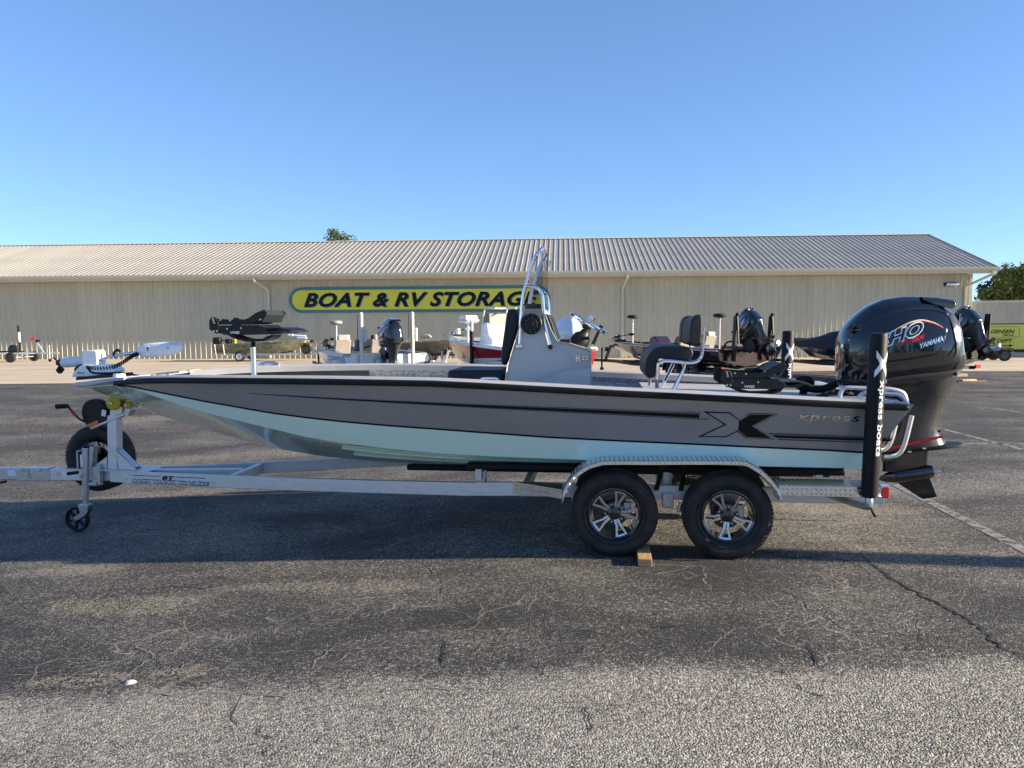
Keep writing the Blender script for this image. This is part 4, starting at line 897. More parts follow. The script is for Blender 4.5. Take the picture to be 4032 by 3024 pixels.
def outboard(parent,cowl_m='gloss_black',mid_m='motor_grey',detail=True):
    ob=MB().loft([cowl_ring(z,zfun=lowtilt) for z in zs]).build('outboard_motor',cowl_m,parent,ang=40)
    # grey pan under the cowl
    pz=[(1.20,.80,.19),(1.225,.93,.24),(1.25,.985,.262),(1.284,1.0,.268),(1.296,1.0,.266)]
    rr=[]
    for z,s,w in pz:
        r=[]
        for k in range(44):
            t=2*math.pi*k/44; cx=math.copysign(abs(math.cos(t))**(2/2.7),math.cos(t)); sy=math.copysign(abs(math.sin(t))**(2/2.7),math.sin(t))
            x=2.478+.508*cx*s; y=w*(1-.10*max(0,cx)-.20*max(0,-cx)**1.5)*sy; r.append((x,y,z+.10*max(0,x-2.25)/.7))
        rr.append(r)
    MB().loft(rr).build('lower_cowl',mid_m,ob,ang=40)
    # midsection
    mz=[(1.30,2.20,2.97,.20),(1.26,2.25,2.95,.19),(1.20,2.36,2.92,.155),(1.126,2.44,2.895,.125),(1.06,2.46,2.868,.112),(1.0,2.465,2.843,.105),(.92,2.46,2.823,.10),(.854,2.44,2.818,.10),(.80,2.41,2.836,.102),(.74,2.385,2.868,.104),(.715,2.38,2.895,.10)]
    rr=[]
    for z,xf,xr,w in mz:
        r=[]
        for k in range(28):
            t=2*math.pi*k/28; cx=math.cos(t); sy=math.sin(t); x=(xf+xr)/2+(xr-xf)/2*math.copysign(abs(cx)**.75,cx); y=w*math.copysign(abs(sy)**.8,sy)*(1-.45*max(0,cx)**2)
            r.append((x,y,z-.16*(2.86-x)*max(0,(.9-z))/.19))
        rr.append(r)
    MB().loft(rr).build('midsection',mid_m,ob,ang=40)
    # anti-ventilation plate, gearcase
    pl=[(2.36,.0),(2.40,.06),(2.55,.10),(2.80,.125),(2.96,.11),(3.02,.06),(3.03,0)]; full=[(x,-y) for x,y in pl]+[(x,y) for x,y in pl[-2:0:-1]]
    zt=lambda x:interp(x,[2.36,2.6,2.89,3.03],[.628,.672,.712,.722]); mb=MB(); n=len(full)
    mb.add([(x,y,zt(x)) for x,y in full]+[(x,y,zt(x)-.022) for x,y in full],[tuple(range(n)),tuple(range(2*n-1,n-1,-1))]+[(i,i+n,(i+1)%n+n,(i+1)%n) for i in range(n)])
    mb.build('anti_ventilation_plate','black_plastic',ob,bevel=.004)
    rr=[]
    for z,xf,xr in((.70,2.38,2.79),(.655,2.362,2.765),(.61,2.362,2.757),(.56,2.368,2.750),(.51,2.374,2.752),(.46,2.372,2.758)):
        rr.append([(xf+(xr-xf)*(1-math.cos(t))/2,.042*math.sin(t)*(1 if math.cos(t)<.3 else 1)*(1-.35*(1-math.cos(t))/2),z+(.08*((xf+(xr-xf)*(1-math.cos(t))/2)-2.55)/.2 if z>.6 else 0)) for t in [2*math.pi*k/24 for k in range(24)]])
    gc=MB().loft(rr).build('gearcase','black_plastic' if not detail else 'gloss_black',ob,ang=40)
    MB().lathe([(.0,0),(.02,.015),(.042,.06),(.06,.14),(.068,.24),(.068,.40),(.058,.446),(.0,.448)],(2.343,0,.392),(.985,0,.17),24).build('torpedo',gc.data.materials[0],ob)
    mb=MB(); sk=[(2.46,.385),(2.715,.218),(2.838,.241),(2.765,.42)]; mb.prism(sk,-.010,.010); mb.build('skeg',gc.data.materials[0],ob,bevel=.006)
    # swivel bracket to the transom
    br=MB()
    for s in(-1,1): br.prism([(2.02,1.16),(2.10,1.19),(2.30,1.18),(2.44,1.10),(2.42,.86),(2.30,.78),(2.12,.80),(2.02,.95)],s*.13-.02,s*.13+.02)
    br.tube([(2.40,-.10,1.0),(2.40,.10,1.0)],.06,12); br.box((2.33,0,1.0),(.24,.2,.16)); br.build('transom_bracket','black_plastic',ob,bevel=.008)
    return ob
ob=outboard(boat)
MB().tube([(2.785,0,.462),(2.87,0,.478)],.011,10).build('propeller_shaft','chrome',ob); MB().lathe([(.016,0),(.024,.004),(.024,.02),(.016,.024),(0,.024)],(2.868,0,.478),(.985,0,.17),8).build('propeller_nut','gold',ob)
# cowl side decals follow the cowl surface
def on_cowl(x,z,off): return (x,-(o_y(x,z)+off),lowtilt(x,z) if z<1.62 else z)
def cowl_patch(name,poly,off,mat,res=.022,rim=.006):
    """panel following the cowl side, standing slightly off it"""
    bm=bmesh.new(); vs=[bm.verts.new((x,0,z)) for x,z in poly]; bm.faces.new(vs)
    bmesh.ops.triangulate(bm,faces=bm.faces)
    for _ in range(4): 
        es=[e for e in bm.edges if e.calc_length()>res*1.7]
        if not es: break
        bmesh.ops.subdivide_edges(bm,edges=es,cuts=1,use_grid_fill=False); bmesh.ops.triangulate(bm,faces=bm.faces)
    mb=MB(); bm.verts.ensure_lookup_table()
    for i,v in enumerate(bm.verts): v.index=i
    edge=set(v.index for e in bm.edges if len(e.link_faces)==1 for v in e.verts)
    mb.v=[on_cowl(v.co.x,v.co.z,off-(rim if v.index in edge else 0)) for v in bm.verts]; mb.f=[tuple(v.index for v in f.verts) for f in bm.faces]; mb.m=[0]*len(mb.f); bm.free()
    return mb.build(name,mat,ob,ang=60)
PAN=rounded([(2.15,1.615),(2.272,1.685),(2.379,1.748),(2.487,1.795),(2.595,1.812),(2.68,1.795),(2.765,1.735),(2.765,1.68),(2.72,1.56),(2.68,1.475),(2.50,1.445),(2.28,1.43),(2.09,1.45),(2.07,1.52)],3)
cowl_patch('cowl_side_panel',PAN,.010,'gloss_black')
def cowl_ribbon(name,pts,w,off,mat,dz=0):
    P=smooth_path([(x,0,z) for x,z in pts],5); mb=MB(); n=len(P); A=[];B=[]
    for i,p in enumerate(P):
        ww=w*min(1,.25+2.2*min(i,n-1-i)/n) ; A.append(on_cowl(p.x,p.z+dz,off)); B.append(on_cowl(p.x,p.z+dz-ww,off))
    mb.add(A+B,[(i,i+1,n+i+1,n+i) for i in range(n-1)]); return mb.build(name,mat,ob,recalc=False)
cowl_ribbon('cowl_stripe',COWL_STRIPE,.011,.0125,'cream'); cowl_ribbon('cowl_stripe',COWL_STRIPE,.009,.0125,'red',-.011)
def cowl_text(name,t,w,h,x0,z0,slope,mat,shear,bold,depth=.003,off=.0115,space=1):
    return lettering(name,t,w,h,lambda a,c,d:on_cowl(x0+a,z0+a*slope+c,off+d),mat,ob,shear,bold,depth,space)
cowl_text('model_lettering','SHO',.385,.122,2.190,1.528,.38,'decal_white',.25,.07,.002,.0115)
cowl_text('model_lettering_inner','SHO',.368,.098,2.1985,1.543,.38,'gloss_black',.25,.018,.001,.0140)
cowl_text('series_lettering','Vmax',.215,.046,2.362,1.560,.37,'red',.2,.035,.002,.0160)
cowl_text('maker_lettering','YAMAHA',.200,.048,2.525,1.538,.37,'steel_post',.1,.035,.005,.0115)
brow=[(2.03,1.705),(2.12,1.735),(2.25,1.80),(2.42,1.862),(2.60,1.882),(2.74,1.862),(2.80,1.83),(2.80,1.885),(2.70,1.945),(2.52,1.962),(2.36,1.945),(2.24,1.90),(2.13,1.83),(2.06,1.765)]
cowl_patch('cowl_cap',rounded(brow,3),.013,'gloss_black',.022,.010)
# crown moulding lines: cowl top ridge, rear spine, front emblem
MB().tube(smooth_path([on_cowl(x,z,.001) for x,z in [(2.02,1.70),(2.12,1.72),(2.25,1.79),(2.42,1.855),(2.60,1.875),(2.76,1.85),(2.84,1.78),(2.865,1.70),(2.83,1.56),(2.78,1.45)]],5),.006,6).build('cowl_crease','gloss_black',ob)
rear=rounded([(2.78,1.83),(2.86,1.82),(2.905,1.74),(2.925,1.66),(2.90,1.55),(2.87,1.45),(2.83,1.44),(2.865,1.56),(2.885,1.68),(2.85,1.76)],2)
cowl_patch('rear_cowl_panel',rear,.009,'motor_grey',.03,.004)
fin=[(2.60,1.985),(2.72,1.978),(2.80,1.965),(2.865,1.955),(2.872,1.935),(2.84,1.905),(2.80,1.915),(2.70,1.94)]
MB().loft([[(x,-.155+.0,z-.03) for x,z in fin],[(x,-.12,z) for x,z in fin],[(x,.12,z) for x,z in fin],[(x,.155,z-.03) for x,z in fin]]).build('cowl_spoiler','gloss_black',ob,bevel=.01,seg=3,ang=50)
MB().lathe([(.024,0),(.024,.004),(.017,.007),(0,.007)],(1.974,-.10,1.565),(-1,-.15,.1),18).build('cowl_emblem','chrome',ob)
MB().box((2.015,-.17,1.735),(.06,.06,.02),rot=Matrix.Rotation(R(-50),3,'Y')).build('cowl_scoop','black_plastic',ob,bevel=.006)
MB().box((2.62,-.222,1.275),(.022,.012,.042)).build('pan_latch','black_plastic',ob)
MB().box((2.90,-.155,1.345),(.10,.03,.026),rot=Matrix.Rotation(R(45),3,'Z')@Matrix.Rotation(R(-16),3,'Y')).build('cowl_vent','black_plastic',ob,bevel=.004)
MB().box((2.27,-.2535,1.275),(.05,.006,.032)).build('warning_label','decal_white',ob)
mb=MB(); A=[(2.42+.40*k/10,-.107-.0*k,.685+.105*k/10) for k in range(11)]; mb.loft([[(x,y,z+.012),(x,y-.006,z),(x,y,z-.012),(x,y+.02,z)] for x,y,z in A]); mb.build('red_trim_strip','red',ob)
for bx,bz in((2.55,.655),(2.67,.685)): MB().box((bx,-.075,bz),(.03,.09,.014)).build('trim_bolt','chrome',ob,bevel=.003)
MB().lathe([(.012,0),(.012,.006),(0,.006)],(2.80,-.075,.83),(0,-1,0),12).build('drain_plug','black_plastic',ob)
# rigging hose loop, stern grab rails, ladder tube
MB().tube(smooth_path([(x,.06+.05*math.sin(i),z) for i,(x,z) in enumerate(HOSE)]+[(1.72,.1,1.19),(1.70,.1,1.08)],6),.034,12).build('rigging_hose','black_rubber',ob)
n1=5
MB().tube(smooth_path([(1.735,-.86,1.16)]+[(x,-.86,z) for x,z in HANDRAIL[1:5]]+[(2.00,-.86,1.262),(2.12,-.86,1.255),(2.20,-.86,1.225),(2.225,-.86,1.16)],4),.0165,10).build('stern_rail','alu',boat)
MB().tube(smooth_path([(x,-.98,z) for x,z in HANDRAIL[5:]],4),.0165,10).build('stern_rail','alu',boat)
MB().tube(smooth_path([(2.0,-.70,1.15),(1.99,-.70,1.21),(2.02,-.70,1.235),(2.06,-.70,1.21),(2.06,-.70,1.15)],4),.014,8).build('stern_rail','alu',boat)
for yy in(-.62,-.88):
    MB().tube(smooth_path([(x,yy,z) for x,z in LADDER],4),.0165,10).build('transom_rail','alu',boat)
for k in range(5):
    MB().tube(smooth_path([(1.62+.05*k,-.5+.05*k,1.14),(1.72+.05*k,-.55,1.2+.01*k),(1.9,-.4-.03*k,1.2),(2.05,-.2,1.16)],4),.010,6).build('fuel_hose','black_rubber',boat)
# ================================================================== trailer
tr=thing('boat_trailer','silver aluminium tandem axle boat trailer with tread plate fender under grey boat','trailer',BO,-PSI)
def rail_z(x): return interp(x,[-6.6,-4.7,-3.245,-1.32,-.79,2.1],[.352,.369,.401,.469,.505,.492]) 
def rail_y(x): return interp(x,[-4.85,-.79,2.1],[.085,.97,.97])
for s in(-1,1):
    rr=[]
    for x in[-4.85,-4.0,-3.0,-2.0,-1.2,-.82,-.76,0,1,2.05]:
        y=rail_y(x)*s; z=rail_z(x); h=.112; w=.045
        rr.append([(x,y-w*s,z-h),(x,y,z-h),(x,y,z),(x,y-w*s,z)])
    MB().loft(rr).build('frame_rail','alu',tr,ang=30,bevel=.005)
MB().bar((-6.9,0,.298),(-5.64,0,.310),.085,.122).build('coupler_tube','galv',tr,bevel=.01)
MB().bar((-5.86,0,.308),(-5.52,0,.311),.094,.130).build('coupler_sleeve','galv',tr,bevel=.006)
MB().bar((-5.60,0,.309),(-4.60,0,.318),.078,.118).build('tongue','alu',tr,bevel=.008)
for bx,bz in((-5.80,.352),(-5.74,.355),(-5.61,.357),(-5.74,.318),(-5.73,.288)): MB().lathe([(.016,0),(.016,.008),(.010,.012),(0,.012)],(bx,-.047,bz),(0,-1,0),6).build('bolt','zinc',tr)
MB().box((-5.30,-.0395,.318),(.16,.002,.05)).build('data_plate','decal_white',tr); MB().box((-5.13,-.0395,.318),(.09,.002,.055)).build('data_plate','decal_white',tr)
MB().lathe([(.025,0),(.025,.002),(0,.002)],(-5.425,-.039,.32),(0,-1,0),20).build('round_label','galv',tr)
MB().box((-5.92,-.0435,.32),(.08,.002,.06)).build('warning_label','decal_white',tr)
MB().tube(smooth_path([(-6.5,-.05,.22),(-6.2,-.06,.205),(-5.98,-.05,.235)],5),.012,8).build('brake_hose','black_rubber',tr)
# cross members
for x,h in((-3.5,.10),(-.70,.10),(.42,.10),(1.35,.10)):
    MB().bar((x,-rail_y(x)+.05,rail_z(x)-.055),(x,rail_y(x)-.05,rail_z(x)-.055),.05,h).build('cross_member','alu',tr,bevel=.005)
MB().bar((-4.7,0,.318),(-3.53,0,.342),.075,.105).build('centre_beam','alu',tr,bevel=.005)
MB().prism([(-4.95,-.10),(-4.50,-.17),(-4.42,-.17),(-4.42,.17),(-4.50,.17),(-4.95,.10)],.372,.378,axis='z').build('gusset_plate','alu',tr)
# brand lettering on the near rail
def on_rail(x,dz,d): 
    return (x,-rail_y(x)-.0015-d,rail_z(x)-.112+dz)
lettering('trailer_lettering_edge','BACK TRACK TRAILERS',.885,.040,lambda a,c,d:on_rail(-4.585+a,.009+c,d),'decal_black',tr,shear=.25,bold=.09,depth=.0008,space=1.1)
lettering('trailer_lettering','BACK TRACK TRAILERS',.865,.026,lambda a,c,d:on_rail(-4.575+a,.016+c,d+.0012),'decal_white',tr,shear=.25,bold=.02,depth=.0008,space=1.1)
lettering('trailer_logo','BT',.15,.038,lambda a,c,d:on_rail(-4.235+a,.050+c,d),'decal_black',tr,shear=.25,bold=.05,depth=.0008)
for a,b_ in((-4.56,-4.25),(-4.07,-3.74)):
    for dz,m_,h in((.078,'decal_black',.006),(.071,'decal_white',.004)):
        p=[on_rail(a,dz,.001),on_rail(b_,dz,.001),on_rail(b_,dz+h,.001),on_rail(a,dz+h,.001)]; MB().add(p,[(0,1,2,3)]).build('logo_line',m_,tr,recalc=False)
MB().lathe([(.011,0),(.011,.006),(0,.008)],on_rail(-4.655,.05,0),(-.2,-.98,0),10).build('bolt','zinc',tr)
# winch post ---------------------------------------------------------
post=MB().bar((-4.845,0,.36),(-4.829,0,.905),.10,.10,(1,0,0)).build('winch_post','alu',tr,bevel=.008)
for s in(-1,1): MB().prism([(-4.78,.38),(-4.60,.378),(-4.795,.56)],s*.048-.004,s*.048+.004).build('post_gusset','alu',post); 
MB().prism([(-5.08,.38),(-4.90,.378),(-4.895,.50)],-.052,-.044).build('post_gusset','alu',post)
MB().bar((-4.615,0,.392),(-4.79,0,.565),.085,.006,(0,0,1)).build('post_gusset','alu',post)
MB().bar((-5.06,-.02,.795),(-4.70,-.02,.938),.075,.062).build('winch_arm','alu',post,bevel=.006)
MB().bar((-5.065,-.0595,.800),(-4.965,-.0595,.840),.004,.042).build('side_reflector','orange',post)
wn_=MB(); wn_.lathe([(.0,-.05),(.150,-.05),(.155,-.03),(.155,.03),(.150,.05),(.0,.05)],(0,0,0),(0,1,0),32)
wn_.v=[(x*.86,y,z if z>-.10 else -.10) for x,y,z in wn_.v]
wn_.xf(Matrix.Translation((-5.0,-.01,.915))@Matrix.Rotation(R(-22),4,'Y'))
wi=wn_.build('winch','black_plastic',tr,ang=40)
MB().tube([(-5.10,-.07,.845),(-5.135,-.11,.885),(-5.225,-.11,.985),(-5.235,-.11,1.005)],.010,8).build('crank_arm','black_plastic',wi)
MB().bar((-5.155,-.124,.907),(-5.20,-.124,.957),.003,.020,(1,0,1)).build('crank_label','red',wi)
MB().tube([(-5.225,-.13,1.005),(-5.335,-.14,1.000)],[.022,.024],12).build('crank_grip','black_rubber',wi)
MB().lathe([(.015,0),(.012,.008),(0,.008)],(-5.112,-.06,.818),(0,-1,0),8).build('bolt','zinc',wi)
MB().box((-4.90,-.063,.93),(.045,.002,.06),rot=Matrix.Rotation(R(12),3,'Y')).build('winch_label','decal_white',wi)
def roller(x,z,y0,y1,r):
    a=MB().lathe([(.012,0),(r*.7,0),(r,.012),(r,.03),(r*.62,(y1-y0)*.5),(r,(y1-y0)-.03),(r,(y1-y0)-.012),(r*.7,y1-y0),(.012,y1-y0)],(x,y0,z),(0,1,0),28).build('bow_roller','yellow',tr)
    mb=MB()
    for k in range(14):
        t=2*math.pi*k/14; mb.bar((x+r*.32*math.cos(t),y0-.002,z+r*.32*math.sin(t)),(x+r*.92*math.cos(t),y0-.002,z+r*.92*math.sin(t)),.006,.008,(0,1,0))
    mb.build('roller_rib','yellow',a); MB().lathe([(.013,0),(.013,.014),(0,.016)],(x,y0-.002,z),(0,-1,0),6).build('bolt','zinc',a)
roller(-4.782,1.030,-.10,.10,.070)
roller(-4.66,1.005,-.06,.10,.036)
for s in(-1,1): MB().prism([(-4.80,.90),(-4.71,.93),(-4.70,.985),(-4.77,1.05),(-4.80,1.03),(-4.83,.93)],s*.07-.004,s*.07+.004).build('roller_bracket','alu',post)
MB().prism([(-4.73,.90),(-4.66,.90),(-4.63,.96),(-4.66,1.02),(-4.70,1.02)],-.05,.05).build('bow_stop','galv',post,bevel=.004)
MB().tube(smooth_path([(-4.86,.0,.93),(-4.75,.0,.985),(-4.62,.0,1.02),(-4.52,.0,1.03)],4),.008,6).build('winch_strap','galv',wi)
MB().tube([(-4.79,-.055,.585),(-4.74,-.055,.585)],.012,8).build('bolt','zinc',post)
# jack ---------------------------------------------------------------
jk=MB().tube([(-5.088,-.12,.13),(-5.066,-.12,.60)],.033,18).build('tongue_jack','galv',tr)
MB().tube([(-5.092,-.12,.0),(-5.087,-.12,.14)],.026,16).build('inner_tube','galv',jk)
MB().lathe([(.034,0),(.036,.01),(.02,.02),(0,.022)],(-5.066,-.12,.598),(0,0,1),16).build('jack_cap','black_plastic',jk)
MB().tube(smooth_path([(-5.085,-.155,.575),(-5.11,-.16,.57),(-5.128,-.16,.55),(-5.128,-.16,.385)],3),.008,8).build('jack_crank','galv',jk)
MB().tube([(-5.12,-.17,.365),(-5.225,-.175,.35)],[.016,.018],10).build('crank_grip','black_rubber',jk)
MB().box((-5.09,-.155,.475),(.022,.004,.12)).build('jack_label','decal_white',jk)
mb=MB(); mb.box((-4.99,-.085,.325),(.10,.02,.16)); mb.box((-4.955,-.085,.325),(.03,.05,.20)); mb.box((-5.02,-.10,.24),(.10,.06,.03)); mb.build('jack_mount','galv',tr,bevel=.006)
MB().tube(smooth_path([(-5.065,-.155,.36),(-5.10,-.16,.33),(-5.105,-.16,.30)],3),.007,6).build('jack_pin','zinc',jk)
mb=MB(); fk=[(-5.155,.035),(-5.045,.04),(-5.05,-.025),(-5.075,-.06),(-5.165,-.115),(-5.20,-.115),(-5.20,-.085),(-5.13,-.04),(-5.14,.0)]
for y in(-.155,-.085): mb.prism(fk,y-.003,y+.003)
mb.box((-5.098,-.12,.036),(.10,.075,.012)); mb.build('caster_fork','galv',jk,bevel=.003)
wc_=Vector((-5.185,-.12,-.106)); rw=.122
cw=MB().lathe([(rw*.80,-.022),(rw*.93,-.026),(rw,-.014),(rw,.014),(rw*.93,.026),(rw*.80,.022)],wc_,(0,1,0),36,loop=True).build('caster_wheel','black_rubber',jk)
mb=MB()
for k in range(6):
    t=2*math.pi*k/6+.3; e=wc_+Vector((math.cos(t),0,math.sin(t)))*rw*.84; mb.bar(wc_,e,.022,.026,(0,1,0))
mb.lathe([(.0,-.028),(.028,-.028),(.028,.028),(0,.028)],wc_,(0,1,0),16); mb.build('caster_spokes','black_plastic',cw)
MB().lathe([(.014,0),(.012,.012),(0,.012)],wc_+Vector((0,-.04,0)),(0,-1,0),10).build('bolt','zinc',cw)
# wheels ---------------------------------------------------------------
def tyre_profile(r=.331,w=.205,rr=.195):
    h=w/2
    return [(rr,h*.62),(rr+.02,h*.80),(rr+.045,h*.93),(r-.055,h*1.0),(r-.028,h*.95),(r-.010,h*.82),(r,h*.66),(r,h*.46),(r-.008,h*.44),(r-.008,h*.38),(r,h*.36),(r,h*.05),(r-.008,h*.03),(r-.008,-h*.03),(r,-h*.05),(r,-h*.36),(r-.008,-h*.38),(r-.008,-h*.44),(r,-h*.46),(r,-h*.66),(r-.010,-h*.82),(r-.028,-h*.95),(r-.055,-h),(rr+.045,-h*.93),(rr+.02,-h*.80),(rr,-h*.62)]
def wheel(parent,c,phase,side=-1,name='wheel',full=True,rz=0,spk='silver_wheel',r=.331,w=.205,rr=.195,nspoke=5):
    """c: centre of the tyre; outer face towards side*y"""
    o=bpy.data.objects.new(name,None)
    ty=MB().lathe(tyre_profile(r,w,rr),(0,0,0),(0,1,0),56).build(name,'tyre',parent,ang=32); ty.location=c; ty.rotation_euler=(0,0,rz)
    tb=MB()
    if full:
        for k in range(64):     # shoulder blocks of the tread
            t=2*math.pi*k/64
            for sd in(-1,1):
                a=Vector((math.cos(t),0,math.sin(t))); tb.bar(a*(r-.022)+Vector((0,sd*w*.455,0)),a*(r-.0085)+Vector((0,sd*w*.395,0)),.022,.007,(0,0,1) if abs(a.z)<.8 else (1,0,0))
        tb.build('tread_block','tyre',ty); stuff(ty.children[-1])
        # raised rings on the sidewall
        mb=MB()
        for q in(.232,.292): mb.lathe([(q-.003,side*(w*.468)),(q,side*(w*.468+.006)),(q+.003,side*(w*.468))],(0,0,0),(0,1,0),48)
        mb.build('sidewall_ring','tyre',ty)
    so=side
    MB().lathe([(rr+.002,so*w*.33),(rr+.006,so*w*.40),(rr-.004,so*w*.41),(rr-.016,so*w*.36),(rr-.022,so*w*.10),(rr-.028,-so*w*.3),(rr-.004,-so*w*.4)],(0,0,0),(0,1,0),44).build('rim_barrel','gloss_black' if spk=='silver_wheel' else spk,ty,recalc=False)
    face=so*w*.18
    if spk=='silver_wheel':
        for k in range(nspoke):
            t=phase+2*math.pi*k/nspoke; d=Vector((math.cos(t),0,math.sin(t))); e=Vector((-math.sin(t),0,math.cos(t))); Y=Vector((0,so,0))
            def P(rad,off,dep): return d*rad+e*off+Vector((0,face,0))+Y*dep
            # black backing spoke
            mb=MB(); mb.loft([[P(.045,-.040,0),P(.045,.040,0),P(.045,.040,-.03),P(.045,-.040,-.03)],[P(.10,-.030,.012),P(.10,.030,.012),P(.10,.030,-.03),P(.10,-.030,-.03)],[P(rr-.012,-.052,.02),P(rr-.012,.052,.02),P(rr-.012,.052,-.02),P(rr-.012,-.052,-.02)]])
            # slender twin legs of the machined face
            legs=MB()
            for s2 in(-1,1):
                legs.loft([[P(.048,s2*.0,.010),P(.048,s2*.021,.010),P(.048,s2*.021,.002),P(.048,s2*.0,.002)],[P(.10,s2*.005,.022),P(.10,s2*.023,.022),P(.10,s2*.023,.010),P(.10,s2*.005,.010)],[P(rr-.030,s2*.027,.030),P(rr-.030,s2*.045,.030),P(rr-.030,s2*.045,.018),P(rr-.030,s2*.027,.018)],[P(rr-.010,s2*.034,.034),P(rr-.010,s2*.052,.034),P(rr-.010,s2*.052,.02),P(rr-.010,s2*.034,.02)]])
            legs.loft([[P(rr-.032,-.040,.030),P(rr-.032,.040,.030),P(rr-.032,.040,.020),P(rr-.032,-.040,.020)],[P(rr-.008,-.050,.036),P(rr-.008,.050,.036),P(rr-.008,.050,.022),P(rr-.008,-.050,.022)]])
            legs.build('wheel_spoke',spk,ty,ang=25,bevel=.002)
        mb=MB()
        for k in range(nspoke):
            t=phase+2*math.pi*(k+.5)/nspoke; d=Vector((math.cos(t),0,math.sin(t))); q=d*.068+Vector((0,face+so*.002,0))
            MB().lathe([(.010,0),(.010,.012),(.006,.018),(0,.019)],q,(0,so,0),8).build('lug_nut','chrome',ty)
        MB().lathe([(.088,-.012),(.084,.004),(.060,.010),(.048,.006),(.048,.018),(.044,.032),(.034,.038),(0,.038)],(0,face,0),(0,so,0),28).build('hub_cap','gloss_black',ty)
        MB().lathe([(.115,0),(.115,-.014),(.05,-.014)],(0,-so*w*.12,0),(0,so,0),32).build('brake_disc','disc',ty,recalc=False)
        MB().box((.10,-so*w*.10,.01),(.06,.05,.13)).build('brake_caliper','galv',ty,bevel=.008)
    else:
        MB().lathe([(.0,.02),(rr*.25,.02),(rr*.30,.012),(rr*.45,.0),(rr*.75,.008),(rr*.95,-.004)],(0,face,0),(0,so,0),30).build('wheel_disc',spk,ty,recalc=False)
        for k in range(6):
            t=2*math.pi*k/6; MB().lathe([(rr*.10,0),(0,.002)],(rr*.62*math.cos(t),face+so*.010,rr*.62*math.sin(t)),(0,so,0),8).build('wheel_hole','black_plastic',ty)
        MB().lathe([(rr*.16,0),(rr*.16,.03),(0,.034)],(0,face+so*.015,0),(0,so,0),12).build('hub_cap','black_plastic' ,ty)
    return ty
HW=.1025
wheel(tr,(0,-1.25+HW,.325),R(1),-1); wheel(tr,(.845,-1.25+HW,.325),R(47),-1)
wheel(tr,(0,1.25-HW,.325),R(20),1,full=False); wheel(tr,(.845,1.25-HW,.325),R(60),1,full=False)
sw_=wheel(tr,(-5.11,.17,.455),R(30),1,name='spare_wheel',spk='silver_wheel'); 
for c_ in sw_.children:
    if c_.name.startswith(('wheel_spoke','brake')) : c_.data.materials.clear(); c_.data.materials.append(M['gloss_black'])
MB().prism([(-5.20,.36),(-5.05,.36),(-5.02,.60),(-5.16,.60)],.0,.012).build('spare_bracket','galv',tr,bevel=.004); MB().bar((-5.12,.0,.40),(-5.09,.0,.60),.06,.10,(1,0,0)).build('spare_bracket','galv',tr,bevel=.004)
for x in(0,.845):
    MB().bar((x,-1.10,.30),(x,1.10,.30),.06,.06).build('axle','galv',tr)
    for s in(-1,1): MB().box((x,s*.93,.36),(.20,.09,.09)).build('axle_bracket','galv',tr,bevel=.004)
MB().box((.42,-.99,.385),(.085,.04,.115)).build('hanger_bracket','galv',tr,bevel=.006)
MB().lathe([(.012,0),(.012,.01),(0,.012)],(.42,-1.01,.355),(0,-1,0),8).build('bolt','zinc',tr)
MB().tube([(.52,-1.0,.37),(.505,-1.0,.30)],.018,10).build('shackle','galv',tr)
MB().box((-.28,-.99,.40),(.10,.04,.12)).build('hanger_bracket','galv',tr,bevel=.006)
